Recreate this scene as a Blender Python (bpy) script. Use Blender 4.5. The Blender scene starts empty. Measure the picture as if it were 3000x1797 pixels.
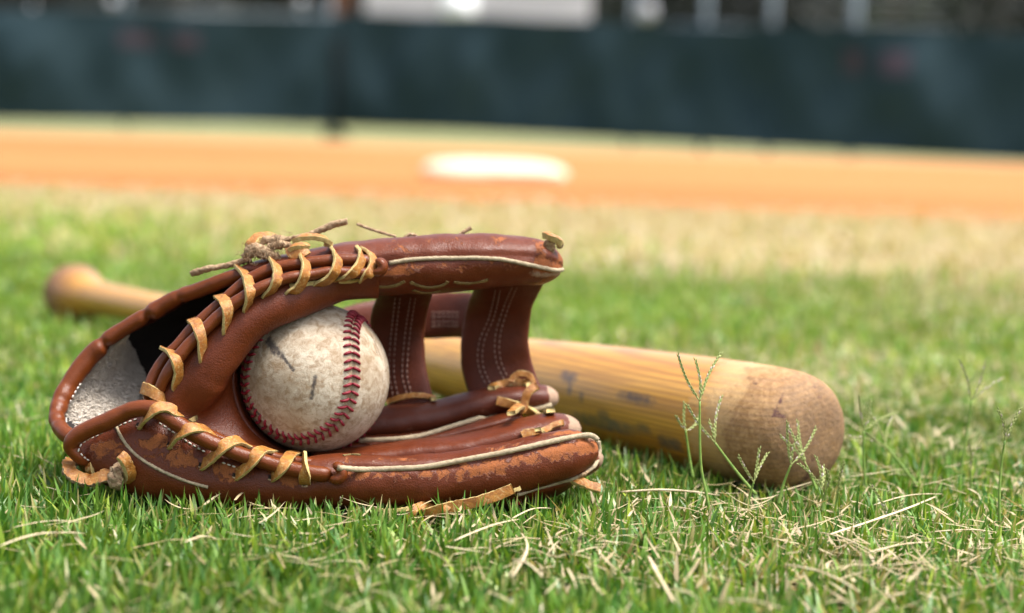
import bpy, math, random
import numpy as np
from mathutils import Vector, Matrix, noise
from mathutils.bvhtree import BVHTree

R = math.radians
random.seed(7)
rng = np.random.default_rng(7)
scene = bpy.context.scene
COL = scene.collection

# ------------------------------------------------------------------ camera, world, sun, exposure
F = 5600.0                       # focal length in pixels of the 3000 px wide photograph
CAM_H = 0.20
PITCH = math.atan((898.5 - 310) / F)
ROLL = R(1.8)
FWD = np.array([0, math.cos(PITCH), -math.sin(PITCH)])
UP0 = np.array([0, math.sin(PITCH), math.cos(PITCH)])
RT0 = np.array([1.0, 0, 0])
RT = math.cos(ROLL) * RT0 + math.sin(ROLL) * UP0
UP = -math.sin(ROLL) * RT0 + math.cos(ROLL) * UP0
CAM = np.array([0, 0, CAM_H])
cd = bpy.data.cameras.new('camera')
cam = bpy.data.objects.new('camera', cd)
COL.objects.link(cam)
M = Matrix.Identity(4)
for i, v in enumerate((RT, UP, -FWD)):
    for j in range(3):
        M[j][i] = v[j]
M[2][3] = CAM_H
cam.matrix_world = M
cd.sensor_width = 36
cd.lens = 36 * F / 3000
cd.clip_start = 0.02
cd.clip_end = 400
cd.dof.use_dof = True
cd.dof.focus_distance = 0.885
cd.dof.aperture_fstop = 5.3
scene.camera = cam

SUN_EL, SUN_AZ = R(67), R(106)         # azimuth clockwise from +Y: high, a little to the right
world = bpy.data.worlds.new('World')
scene.world = world
world.use_nodes = True
wn = world.node_tree.nodes
sky = wn.new('ShaderNodeTexSky')
sky.sky_type = 'NISHITA'
sky.sun_disc = False
sky.sun_elevation = SUN_EL
sky.sun_rotation = SUN_AZ
sky.dust_density = 4.0
sky.air_density = 1.0
sky.ozone_density = 1.0
hsv = wn.new('ShaderNodeHueSaturation')        # thin bright cloud: a paler, whiter sky
hsv.inputs['Saturation'].default_value = 0.55
world.node_tree.links.new(sky.outputs[0], hsv.inputs['Color'])
world.node_tree.links.new(hsv.outputs[0], wn['Background'].inputs[0])
wn['Background'].inputs[1].default_value = 0.15
sd = bpy.data.lights.new('sun', 'SUN')
sd.energy = 2.8
sd.angle = R(20)
sd.color = (1.0, 0.965, 0.915)
sun = bpy.data.objects.new('sun', sd)
COL.objects.link(sun)
sdir = Vector((math.sin(SUN_AZ) * math.cos(SUN_EL), math.cos(SUN_AZ) * math.cos(SUN_EL), math.sin(SUN_EL)))
sun.rotation_euler = sdir.to_track_quat('Z', 'Y').to_euler()
scene.view_settings.view_transform = 'Standard'
scene.view_settings.look = 'None'
scene.view_settings.exposure = 1.2
scene.view_settings.gamma = 1
scene.view_settings.use_curve_mapping = False
scene.render.engine = 'CYCLES'
scene.cycles.use_denoising = True
scene.cycles.max_bounces = 8
scene.cycles.transparent_max_bounces = 4


# ------------------------------------------------------------------ helpers
def W(px, py, d):
    """world point on the sight line through a photo position, d metres along the lens axis"""
    return CAM + d * (FWD + (px - 1500) / F * RT + (898.5 - py) / F * UP)


def G(px, py, z=0.0):
    r = FWD + (px - 1500) / F * RT + (898.5 - py) / F * UP
    return CAM + r * ((z - CAM_H) / r[2])


def unit(v):
    v = np.asarray(v, float)
    return v / (np.linalg.norm(v, axis=-1, keepdims=True) + 1e-12)


def spline(P, n, closed=False):
    """Catmull-Rom through rows of P, n samples evenly spread over chord length"""
    P = np.asarray(P, float)
    if len(P) == 2:
        t = np.linspace(0, 1, n)[:, None]
        return P[0] * (1 - t) + P[1] * t
    seg = np.linalg.norm(np.diff(P[:, :3], axis=0), axis=1) ** 0.5 + 1e-9
    t = np.r_[0, np.cumsum(seg)]
    m = np.zeros_like(P)
    for i in range(1, len(P) - 1):
        a, b = t[i] - t[i - 1], t[i + 1] - t[i]
        m[i] = (P[i] - P[i - 1]) / a * (b / (a + b)) + (P[i + 1] - P[i]) / b * (a / (a + b))
    m[0] = (P[1] - P[0]) / seg[0] * 1.5 - m[1] * 0.5
    m[-1] = (P[-1] - P[-2]) / seg[-1] * 1.5 - m[-2] * 0.5
    # dense evaluation then arc-length resample
    D = []
    for i in range(len(P) - 1):
        h = seg[i]
        for s in np.linspace(0, 1, 24, endpoint=(i == len(P) - 2)):
            D.append((2 * s**3 - 3 * s**2 + 1) * P[i] + (s**3 - 2 * s**2 + s) * h * m[i]
                     + (-2 * s**3 + 3 * s**2) * P[i + 1] + (s**3 - s**2) * h * m[i + 1])
    D = np.array(D)
    L = np.r_[0, np.cumsum(np.linalg.norm(np.diff(D[:, :3], axis=0), axis=1))]
    q = np.linspace(0, L[-1], n)
    return np.stack([np.interp(q, L, D[:, k]) for k in range(D.shape[1])], axis=1)


def frames(C):
    T = unit(np.gradient(C, axis=0))
    return T


def nz(p, f=1.0):
    return noise.noise(Vector((float(p[0]) * f, float(p[1]) * f, float(p[2]) * f)))


ORIG = {}


def thing(name, label, cat, loc, group=None):
    o = bpy.data.objects.new(name, None)
    COL.objects.link(o)
    o.empty_display_size = 0.02
    o.location = loc
    o['label'] = label
    o['category'] = cat
    if group:
        o['group'] = group
    ORIG[o.name] = np.array(loc, float)
    return o


def tag(o, label=None, cat=None, group=None, kind=None):
    if label: o['label'] = label
    if cat: o['category'] = cat
    if group: o['group'] = group
    if kind: o['kind'] = kind
    return o


def mesh(name, V, Fc, mat, parent=None, attrs=None, smooth=True, midx=None):
    V = np.asarray(V, float)
    me = bpy.data.meshes.new(name)
    org = np.zeros(3)
    if parent is not None:
        org = ORIG[parent.name]
    me.from_pydata((V - org).tolist(), [], [list(map(int, f)) for f in Fc])
    mats = mat if isinstance(mat, (list, tuple)) else [mat]
    for m_ in mats:
        me.materials.append(m_)
    if smooth:
        me.polygons.foreach_set('use_smooth', [True] * len(me.polygons))
    if midx is not None:
        me.polygons.foreach_set('material_index', list(map(int, midx)))
    if attrs:
        for k, a in attrs.items():
            at = me.attributes.new(k, 'FLOAT', 'POINT')
            at.data.foreach_set('value', np.asarray(a, np.float32))
    me.update()
    o = bpy.data.objects.new(name, me)
    COL.objects.link(o)
    if parent is not None:
        o.parent = parent
        ORIG[o.name] = org
    return o


SURF = []          # (verts, faces) collected for surface look-ups


def sweep(C, RV, RD, Vd, Dd, m=20, ex=2.0, amp=0.0, fr=80.0, round0=0.0, round1=0.0, wear=None, pale=None, lump=None):
    """closed elliptical sections RV along Vd and RD along Dd round centre line C"""
    n = len(C)
    L = np.r_[0, np.cumsum(np.linalg.norm(np.diff(C, axis=0), axis=1))]
    sc = np.ones(n)
    if round0 > 0:
        q = np.clip(L / round0, 0, 1)
        sc *= np.sqrt(np.clip(1 - (1 - q) ** 2, 0.0004, 1))
    if round1 > 0:
        q = np.clip((L[-1] - L) / round1, 0, 1)
        sc *= np.sqrt(np.clip(1 - (1 - q) ** 2, 0.0004, 1))
    V, Wr, Pl = [], [], []
    for i in range(n):
        for j in range(m):
            a = 2 * math.pi * j / m
            c, s = math.cos(a), math.sin(a)
            if ex != 2.0:
                c = math.copysign(abs(c) ** (2 / ex), c)
                s = math.copysign(abs(s) ** (2 / ex), s)
            off = (Vd[i] * RV[i] * s + Dd[i] * RD[i] * c) * sc[i]
            p = C[i] + off
            if amp:
                p = p + unit(off) * (amp * (nz(p, fr) + 0.5 * nz(p, fr * 2.3)))
            if lump:
                p = p + unit(off) * lump(L[i] / L[-1], a)
            V.append(p)
            Wr.append(wear(L[i] / L[-1], a) if wear else 0.0)
            Pl.append(pale(L[i] / L[-1], a) if pale else 0.0)
    Fc = []
    for i in range(n - 1):
        for j in range(m):
            k = (j + 1) % m
            Fc.append((i * m + j, i * m + k, (i + 1) * m + k, (i + 1) * m + j))
    for end, ring in ((0, range(m)), (1, range((n - 1) * m, n * m))):
        ring = list(ring)
        V.append(np.mean([V[r] for r in ring], axis=0))
        Wr.append(Wr[ring[0]]); Pl.append(Pl[ring[0]])
        for j in range(m):
            a, b = ring[j], ring[(j + 1) % m]
            Fc.append((b, a, len(V) - 1) if end == 0 else (a, b, len(V) - 1))
    return np.array(V), Fc, Wr, Pl


def tube(name, pts, mat, parent, n=60, m=24, surf=True, **kw):
    """pts rows: px, py, depth, half width in px across the line, half depth in mm"""
    P = np.array([list(W(x, y, d)) + [r * d / F, rd / 1000] for x, y, d, r, rd in pts])
    S = spline(P, n)
    C = S[:, :3]
    T = frames(C)
    view = unit(C - CAM)
    Vd = unit(np.cross(view, T))
    sgn = np.sign((Vd * UP).sum(1).mean() or 1)
    Vd = Vd * (1 if sgn >= 0 else -1)
    Dd = unit(np.cross(T, Vd))
    if (Dd * FWD).sum(1).mean() > 0:
        Dd = -Dd                           # +D looks at the camera (angle 0), +V up (angle 90)
    V, Fc, Wr, Pl = sweep(C, S[:, 3], S[:, 4], Vd, Dd, m=m, **kw)
    # outward orientation
    f = Fc[len(Fc) // 2 // m * m]
    nrm = np.cross(V[f[1]] - V[f[0]], V[f[2]] - V[f[0]])
    i = f[0] // m
    if np.dot(nrm, V[f[0]] - C[i]) < 0:
        Fc = [tuple(reversed(f)) for f in Fc]
    if surf:
        SURF.append((V, Fc))
    return mesh(name, V, Fc, mat, parent, {'wear': Wr, 'pale': Pl})


def cord(C, r, m=8, amp=0.0, fr=600, flat=1.0, caps=True):
    """plain round cord through 3D points (already resampled); r scalar or list"""
    C = np.asarray(C, float)
    T = frames(C)
    ref = np.array([0.13, 0.31, 0.94])
    Vd = unit(np.cross(T, ref)); Dd = unit(np.cross(T, Vd))
    rr = np.ones(len(C)) * r
    V, Fc, _, _ = sweep(C, rr, rr * flat, Vd, Dd, m=m, amp=amp, fr=fr)
    return V, Fc


def grid_surface(rows, nu, nv):
    A = np.array([spline(r, nu) for r in rows])            # k, nu, 3
    B = np.array([spline(A[:, i], nv) for i in range(nu)])  # nu, nv, 3
    return B


def grid_mesh(name, B, mat, parent, thick=0.0, surf=True, wear=None, disp=None, flip=False):
    nu, nv = B.shape[:2]
    V = B.reshape(-1, 3).copy()
    Fc = []
    for i in range(nu - 1):
        for j in range(nv - 1):
            f = (i * nv + j, i * nv + j + 1, (i + 1) * nv + j + 1, (i + 1) * nv + j)
            Fc.append(tuple(reversed(f)) if flip else f)
    if surf:
        SURF.append((V, Fc))
    wr = [wear(i / (nu - 1), j / (nv - 1)) for i in range(nu) for j in range(nv)] if wear else [0.0] * len(V)
    o = mesh(name, V, Fc, mat, parent, {'wear': wr, 'pale': [0.0] * len(V)})
    if thick:
        md = o.modifiers.new('thickness', 'SOLIDIFY')
        md.thickness = thick
        md.offset = 0
    return o


BVH = [None]


def build_bvh():
    V, Fc, o = [], [], 0
    for v, f in SURF:
        V.extend([Vector(p) for p in v])
        Fc.extend([tuple(k + o for k in q) for q in f])
        o += len(v)
    BVH[0] = BVHTree.FromPolygons(V, Fc)


def hit(px, py, off=0.0, dflt=0.9):
    d = FWD + (px - 1500) / F * RT + (898.5 - py) / F * UP
    loc, nrm, idx, dist = BVH[0].ray_cast(Vector(CAM), Vector(unit(d)))
    if loc is None:
        return None, None
    nrm = np.array(nrm)
    if np.dot(nrm, d) > 0:
        nrm = -nrm
    return np.array(loc) + nrm * off, nrm


def on_surface(pts, off=0.0, n=None):
    """photo positions dropped on the glove's surface; misses borrow the depth of their neighbours.
    a third value on a point pushes it that many mm away from the camera"""
    P, N, X = [], [], []
    for q in pts:
        p, nn = hit(q[0], q[1], off)
        P.append(p); N.append(nn); X.append(q[2] / 1000 if len(q) > 2 else 0.0)
    ok = [i for i, p in enumerate(P) if p is not None]
    for i in range(len(P)):
        if P[i] is None:
            j = min(ok, key=lambda k: abs(k - i))
            dj = np.dot(P[j] - CAM, FWD)
            P[i] = W(pts[i][0], pts[i][1], dj)
            v = W(pts[i][0], pts[i][1], 1) - W(pts[j][0], pts[j][1], 1)
            N[i] = unit(N[j] + 1.5 * unit(v))
    P = np.array([p + x * unit(p - CAM) for p, x in zip(P, X)])
    N = np.array(N)
    if n:
        S = spline(np.hstack([P, N]), n)
        return S[:, :3], unit(S[:, 3:])
    return P, N


def ribbon(C, N, w, h, rough=0.0, fray=0.0, twist=None):
    """flat strap: outer face 0, cut edges 1, inner face 2. w half width, h half thickness"""
    n = len(C)
    T = frames(C)
    Bd = unit(np.cross(N, T)); Nn = unit(np.cross(T, Bd))
    prof = [(-1, 0.82), (-0.96, 1.0), (-0.88, 1.02), (0.88, 1.02), (0.96, 1.0), (1, 0.82), (1, 0.7), (1, -0.75), (0.94, -1), (-0.94, -1), (-1, -0.75), (-1, 0.7)]
    mt = [1, 0, 0, 0, 1, 1, 1, 1, 2, 1, 1, 1]
    ww = np.ones(n) * w
    k = len(prof)
    V, Fc, mi = [], [], []
    for i in range(n):
        for a, b in prof:
            e = 1.0
            p = C[i] + Bd[i] * a * ww[i] + Nn[i] * b * h
            if rough:
                p = p + Nn[i] * rough * nz(p, 300) * (b > 0.9) + Bd[i] * a * rough * 1.3 * nz(p, 800)
            V.append(p)
    for i in range(n - 1):
        for j in range(k):
            q = (j + 1) % k
            Fc.append((i * k + j, i * k + q, (i + 1) * k + q, (i + 1) * k + j)); mi.append(mt[j])
    Fc.append(tuple(range(k))); mi.append(1)
    Fc.append(tuple(reversed(range((n - 1) * k, n * k)))); mi.append(1)
    f = Fc[2]
    V = np.array(V)
    nr = np.cross(V[f[1]] - V[f[0]], V[f[2]] - V[f[0]])
    if np.dot(nr, Nn[0]) < 0:
        Fc = [tuple(reversed(f)) for f in Fc]
    return V, Fc, mi


class MB:
    """collects several pieces of one part"""
    def __init__(s): s.V, s.F, s.o, s.mi = [], [], 0, []

    def add(s, V, Fc, mi=None):
        s.V.extend(np.asarray(V).tolist())
        s.F.extend([tuple(k + s.o for k in f) for f in Fc])
        s.mi.extend(mi if mi is not None else [0] * len(Fc))
        s.o = len(s.V)

    def build(s, name, mat, parent=None, smooth=True):
        return mesh(name, np.array(s.V), s.F, mat, parent, smooth=smooth, midx=s.mi)


def box(a, b):
    (x0, y0, z0), (x1, y1, z1) = a, b
    V = [(x0, y0, z0), (x1, y0, z0), (x1, y1, z0), (x0, y1, z0), (x0, y0, z1), (x1, y0, z1), (x1, y1, z1), (x0, y1, z1)]
    return V, [(3, 2, 1, 0), (4, 5, 6, 7), (0, 1, 5, 4), (1, 2, 6, 5), (2, 3, 7, 6), (3, 0, 4, 7)]


# ------------------------------------------------------------------ materials
def new_mat(name):
    m = bpy.data.materials.new(name)
    m.use_nodes = True
    nt = m.node_tree
    return m, nt, nt.nodes['Principled BSDF']


class N_:
    def __init__(s, nt): s.nt = nt

    def node(s, t, **kw):
        n = s.nt.nodes.new(t)
        for k, v in kw.items():
            if isinstance(k, str) and hasattr(n, k):
                setattr(n, k, v)
        return n

    def link(s, a, b): s.nt.links.new(a, b)

    def noise(s, scale, detail=4, rough=0.55, dist=0.0, vec=None):
        n = s.node('ShaderNodeTexNoise')
        n.inputs['Scale'].default_value = scale
        n.inputs['Detail'].default_value = detail
        n.inputs['Roughness'].default_value = rough
        n.inputs['Distortion'].default_value = dist
        s.link(vec if vec is not None else s.coord(), n.inputs['Vector'])
        return n.outputs['Fac']

    def coord(s, out='Object'):
        if not hasattr(s, '_c'):
            s._c = s.node('ShaderNodeTexCoord')
        return s._c.outputs[out]

    def mapping(s, scale, vec=None, rot=(0, 0, 0)):
        n = s.node('ShaderNodeMapping')
        n.inputs['Scale'].default_value = scale
        n.inputs['Rotation'].default_value = rot
        s.link(vec if vec is not None else s.coord(), n.inputs['Vector'])
        return n.outputs[0]

    def ramp(s, fac, stops):
        n = s.node('ShaderNodeValToRGB')
        e = n.color_ramp.elements
        while len(e) < len(stops): e.new(0.5)
        for el, (p, c) in zip(e, stops):
            el.position = p
            el.color = (c, c, c, 1) if not isinstance(c, tuple) else (*c, 1)
        s.link(fac, n.inputs[0])
        return n.outputs[0]

    def mix(s, fac, a, b, blend='MIX'):
        n = s.node('ShaderNodeMix', data_type='RGBA')
        n.blend_type = blend
        for sock, v in ((n.inputs[0], fac), (n.inputs[6], a), (n.inputs[7], b)):
            if isinstance(v, (int, float)): sock.default_value = v
            elif isinstance(v, tuple): sock.default_value = (*v, 1) if len(v) == 3 else v
            else: s.link(v, sock)
        return n.outputs[2]

    def math(s, op, a, b=None, c=None):
        n = s.node('ShaderNodeMath', operation=op)
        for i, v in enumerate((a, b, c)):
            if v is None: continue
            if isinstance(v, (int, float)): n.inputs[i].default_value = v
            else: s.link(v, n.inputs[i])
        return n.outputs[0]

    def attr(s, name, out='Fac'):
        n = s.node('ShaderNodeAttribute')
        n.attribute_name = name
        return n.outputs[out]

    def bump(s, h, strength, dist, prev=None):
        n = s.node('ShaderNodeBump')
        n.inputs['Strength'].default_value = strength
        n.inputs['Distance'].default_value = dist
        s.link(h, n.inputs['Height'])
        if prev is not None: s.link(prev, n.inputs['Normal'])
        return n.outputs[0]


def leather(name, dark, light, worn, wear_bias=0.0, gloss=0.37, grain=1.0):
    m, nt, b = new_mat(name)
    k = N_(nt)
    base = k.mix(k.noise(38, 5, 0.6), dark, light)
    base = k.mix(k.ramp(k.noise(260, 3, 0.6), [(0.45, 0.0), (0.75, 0.35)]), base, tuple(c * 0.6 for c in dark))
    wn_ = k.math('ADD', k.math('MULTIPLY', k.noise(70, 10, 0.66, 0.6), 0.6), k.math('MULTIPLY', k.noise(190, 8, 0.68, 0.8), 0.4))
    lvl = k.math('ADD', k.math('ADD', wn_, k.math('MULTIPLY', k.attr('wear'), 0.34)), wear_bias)
    mask = k.ramp(lvl, [(0.61, 0.0), (0.635, 0.8), (0.70, 1.0)])
    wcol = k.mix(k.noise(420, 5, 0.7), worn, tuple(min(1, c * 1.35) for c in worn))
    c = k.mix(mask, base, wcol)
    # hair cracks round the worn patches
    crack = k.ramp(k.noise(170, 8, 0.7, 1.5), [(0.485, 0.0), (0.5, 1.0), (0.515, 0.0)])
    near = k.ramp(lvl, [(0.56, 0.0), (0.64, 1.0)])
    c = k.mix(k.math('MULTIPLY', k.math('MULTIPLY', crack, near), 0.55), c, tuple(x * 0.35 for x in dark))
    pm = k.ramp(k.math('ADD', k.math('MULTIPLY', k.attr('pale'), 1.0), k.math('MULTIPLY', k.math('SUBTRACT', k.noise(160, 6, 0.6), 0.5), 0.9)), [(0.45, 0.0), (0.6, 1.0)])
    c = k.mix(pm, c, k.mix(k.noise(500, 4), (0.25, 0.15, 0.095), (0.36, 0.25, 0.17)))
    k.link(c, b.inputs['Base Color'])
    rough = k.math('ADD', k.math('MULTIPLY', k.noise(120, 4), 0.25), gloss - 0.12)
    rough = k.math('MAXIMUM', rough, k.math('MULTIPLY', k.math('MAXIMUM', mask, pm), 0.78))
    k.link(rough, b.inputs['Roughness'])
    b.inputs['Specular IOR Level'].default_value = 0.29
    vo = k.node('ShaderNodeTexVoronoi'); vo.feature = 'DISTANCE_TO_EDGE'; vo.inputs['Scale'].default_value = 900
    k.link(k.coord(), vo.inputs['Vector'])
    pore = k.ramp(vo.outputs[0], [(0.0, 0.0), (0.25, 1.0)])
    n1 = k.bump(pore, 0.22 * grain, 0.0004)
    n2 = k.bump(k.noise(330, 6, 0.62, 1.2), 0.26 * grain, 0.0009, n1)
    n3 = k.bump(k.math('MULTIPLY', mask, -1.0), 0.6, 0.0005, n2)
    k.link(n3, b.inputs['Normal'])
    return m


def simple(name, c1, c2, scale=200, rough=0.6, bump=0.3, dist=0.0005, detail=5, spec=0.4, stretch=None):
    m, nt, b = new_mat(name)
    k = N_(nt)
    v = k.mapping(stretch) if stretch else None
    f = k.noise(scale, detail, 0.6, 0.0, v)
    k.link(k.mix(k.ramp(f, [(0.32, 0.0), (0.68, 1.0)]), c1, c2), b.inputs['Base Color'])
    b.inputs['Roughness'].default_value = rough
    b.inputs['Specular IOR Level'].default_value = spec
    if bump:
        k.link(k.bump(f, bump, dist), b.inputs['Normal'])
    return m


M_LEA = leather('glove_leather', (0.082, 0.0148, 0.0034), (0.132, 0.0272, 0.0060), (0.215, 0.063, 0.016), -0.07)
M_LEAW = leather('glove_leather_worn', (0.078, 0.0142, 0.0033), (0.127, 0.0265, 0.0058), (0.225, 0.068, 0.017), -0.05)
M_ROLL = leather('glove_roll_leather', (0.110, 0.0230, 0.0042), (0.155, 0.0370, 0.0066), (0.22, 0.072, 0.024), -0.12, 0.33, 0.8)
M_WEB = leather('glove_web_leather', (0.068, 0.0130, 0.0050), (0.100, 0.0215, 0.0075), (0.15, 0.044, 0.017), -0.08, 0.40)
M_LINING = simple('shaded_lining', (0.012, 0.009, 0.008), (0.02, 0.014, 0.012), 300, 0.9, 0.2)  # near black: shade of the wrist opening put into the colour
M_PIPE = simple('welt', (0.25, 0.19, 0.115), (0.40, 0.325, 0.21), 500, 0.85, 0.8, 0.0006)
M_SLOT = simple('lace_slot_shaded', (0.13, 0.085, 0.028), (0.22, 0.155, 0.055), 800, 0.85, 0.8, 0.0006)  # lace edge colour darkened for the shade in the slots
M_STITCH = simple('white_thread', (0.55, 0.50, 0.44), (0.72, 0.68, 0.6), 900, 0.7, 0.2)
M_WSTITCH = simple('web_thread', (0.16, 0.085, 0.065), (0.25, 0.15, 0.115), 900, 0.7, 0.2)


def lace_mats():
    m, nt, b = new_mat('lace_tan')
    k = N_(nt)
    f = k.noise(190, 7, 0.65, 0.8)
    c = k.mix(k.ramp(f, [(0.36, 0.0), (0.6, 1.0)]), (0.21, 0.066, 0.006), (0.37, 0.150, 0.020))
    cr = k.ramp(k.noise(330, 7, 0.7, 2.0), [(0.53, 0.0), (0.62, 1.0)])
    c = k.mix(k.math('MULTIPLY', cr, 0.55), c, (0.52, 0.37, 0.165))
    sp = k.ramp(k.noise(240, 3, 0.5), [(0.62, 0.0), (0.7, 1.0)])
    c = k.mix(k.math('MULTIPLY', sp, 0.6), c, (0.16, 0.05, 0.012))
    k.link(c, b.inputs['Base Color'])
    b.inputs['Roughness'].default_value = 0.5
    k.link(k.bump(k.noise(500, 6, 0.7, 1.0), 0.6, 0.0007), b.inputs['Normal'])
    return [m, simple('lace_cut_edge', (0.38, 0.26, 0.085), (0.56, 0.44, 0.19), 800, 0.85, 0.8, 0.0006),
            simple('lace_flesh_side', (0.36, 0.24, 0.11), (0.52, 0.38, 0.20), 800, 0.9, 1.0, 0.0006)]


M_LACE = lace_mats()
M_SUEDE = simple('suede', (0.20, 0.11, 0.055), (0.46, 0.33, 0.20), 620, 0.95, 1.0, 0.0012, 8)
M_FLEECE = simple('fleece', (0.46, 0.40, 0.33), (0.60, 0.54, 0.46), 300, 0.95, 0.25, 0.0008, 6)
M_THREADR = simple('red_thread', (0.14, 0.004, 0.013), (0.24, 0.008, 0.022), 1500, 0.55, 0.5, 0.0003, 4, 0.4)


def ball_mat():
    m, nt, b = new_mat('ball_leather')
    k = N_(nt)
    c = k.mix(k.ramp(k.noise(30, 6, 0.65, 0.4), [(0.33, 0.0), (0.66, 1.0)]), (0.32, 0.24, 0.155), (0.60, 0.52, 0.405))
    c = k.mix(k.math('MULTIPLY', k.ramp(k.noise(230, 9, 0.72, 0.8), [(0.45, 0.0), (0.61, 1.0)]), 0.8), c, (0.235, 0.145, 0.070))
    c = k.mix(k.math('MULTIPLY', k.ramp(k.noise(110, 8, 0.7), [(0.60, 0.0), (0.72, 1.0)]), 0.5), c, (0.62, 0.56, 0.46))
    ln = k.ramp(k.noise(150, 6, 0.6, 2.5), [(0.49, 0.0), (0.5, 1.0), (0.51, 0.0)])
    c = k.mix(k.math('MULTIPLY', ln, 0.5), c, (0.20, 0.13, 0.08))
    c = k.mix(k.ramp(k.math('ADD', k.attr('scuff'), k.math('MULTIPLY', k.math('SUBTRACT', k.noise(500, 6, 0.7), 0.5), 1.3)), [(0.38, 0.0), (0.78, 0.92)]), c, (0.055, 0.044, 0.040))
    c = k.mix(k.attr('grime'), c, (0.22, 0.14, 0.075))
    k.link(c, b.inputs['Base Color'])
    b.inputs['Roughness'].default_value = 0.55
    b.inputs['Specular IOR Level'].default_value = 0.35
    n1 = k.bump(k.noise(600, 8, 0.75, 1.0), 0.6, 0.0007)
    k.link(k.bump(k.noise(120, 6, 0.65), 0.35, 0.0015, n1), b.inputs['Normal'])
    return m


def bat_mat():
    m, nt, b = new_mat('bat_wood')
    k = N_(nt)
    # bat runs along its local X
    g = k.noise(1.0, 5, 0.6, 0.3, k.mapping((10, 500, 500)))
    g2 = k.noise(1.0, 3, 0.5, 0.2, k.mapping((2.0, 45, 45)))
    wv = k.node('ShaderNodeTexWave')
    wv.wave_type = 'BANDS'; wv.bands_direction = 'Z'
    wv.inputs['Scale'].default_value = 125
    wv.inputs['Distortion'].default_value = 2.2
    wv.inputs['Detail'].default_value = 2
    wv.inputs['Detail Scale'].default_value = 0.6
    k.link(k.mapping((0.12, 0.5, 1.0), None, (R(24), 0, 0)), wv.inputs['Vector'])
    lines = k.ramp(wv.outputs['Fac'], [(0.0, 1.0), (0.35, 0.25), (0.6, 0.0)])
    c = k.mix(k.ramp(g2, [(0.3, 0.0), (0.7, 1.0)]), (0.47, 0.200, 0.017), (0.60, 0.305, 0.050))
    c = k.mix(k.math('MULTIPLY', lines, k.math('ADD', k.math('MULTIPLY', g, 0.9), 0.05)), c, (0.20, 0.075, 0.015))
    c = k.mix(k.math('MULTIPLY', k.ramp(g, [(0.40, 1.0), (0.5, 0.0)]), 0.5), c, (0.30, 0.12, 0.025))
    # bare worn end: lacquer gone, grey brown
    bare = k.ramp(k.math('ADD', k.attr('bare'), k.math('MULTIPLY', k.math('SUBTRACT', k.noise(70, 7, 0.65), 0.5), 0.9)), [(0.30, 0.0), (0.78, 1.0)])
    grey = k.mix(k.ramp(k.noise(260, 8, 0.7, 0.8), [(0.4, 0.0), (0.62, 1.0)]), (0.20, 0.110, 0.052), (0.42, 0.265, 0.14))
    edge = k.math('MULTIPLY', k.math('MULTIPLY', bare, k.math('SUBTRACT', 1.0, bare)), 1.8)
    grey = k.mix(k.math('MULTIPLY', lines, 0.22), grey, (0.13, 0.07, 0.04))
    c = k.mix(k.math('MULTIPLY', bare, 0.72), c, grey)
    c = k.mix(edge, c, (0.62, 0.42, 0.20))
    sp = k.node('ShaderNodeSeparateXYZ'); k.link(k.coord(), sp.inputs[0])
    dirt = k.ramp(k.math('ADD', k.math('MULTIPLY', sp.outputs[0], -26.0), k.math('MULTIPLY', k.noise(120, 8, 0.7), 1.1)), [(0.42, 0.0), (0.95, 1.0)])
    c = k.mix(k.math('MULTIPLY', dirt, 0.75), c, (0.115, 0.066, 0.034))
    kn = k.ramp(sp.outputs[0], [(0.795, 0.0), (0.815, 1.0)])
    c = k.mix(k.math('MULTIPLY', kn, 0.7), c, (0.17, 0.075, 0.036))
    nick = k.ramp(k.noise(75, 6, 0.65, 0.5), [(0.615, 0.0), (0.66, 1.0)])
    c = k.mix(k.math('MULTIPLY', nick, bare), c, (0.09, 0.03, 0.02))
    c = k.mix(k.ramp(k.math('ADD', k.attr('mark'), k.math('MULTIPLY', k.math('SUBTRACT', k.noise(170, 6, 0.7), 0.5), 0.9)), [(0.5, 0.0), (1.1, 0.85)]), c, (0.06, 0.05, 0.055))
    k.link(c, b.inputs['Base Color'])
    k.link(k.math('ADD', k.math('MULTIPLY', bare, 0.4), 0.27), b.inputs['Roughness'])
    k.link(k.math('MULTIPLY', k.math('SUBTRACT', 1.0, bare), 0.55), b.inputs['Coat Weight'])
    b.inputs['Coat Roughness'].default_value = 0.34
    n1 = k.bump(g, 0.35, 0.0008)
    k.link(k.bump(k.math('MULTIPLY', k.noise(200, 8, 0.7), bare), 0.7, 0.002, n1), b.inputs['Normal'])
    return m


def blade_mat(name, trans=0.30, rough=0.36):
    m = bpy.data.materials.new(name)
    m.use_nodes = True
    nt = m.node_tree
    b = nt.nodes['Principled BSDF']
    k = N_(nt)
    col = k.attr('tint', 'Color')
    k.link(col, b.inputs['Base Color'])
    b.inputs['Roughness'].default_value = rough
    b.inputs['Specular IOR Level'].default_value = 0.4
    tr = k.node('ShaderNodeBsdfTranslucent')
    k.link(k.mix(1.0, col, (1.25, 1.25, 0.6), 'MULTIPLY'), tr.inputs['Color'])
    mx = k.node('ShaderNodeMixShader')
    mx.inputs[0].default_value = trans
    k.link(b.outputs[0], mx.inputs[1]); k.link(tr.outputs[0], mx.inputs[2])
    k.link(mx.outputs[0], nt.nodes['Material Output'].inputs['Surface'])
    return m


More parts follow.
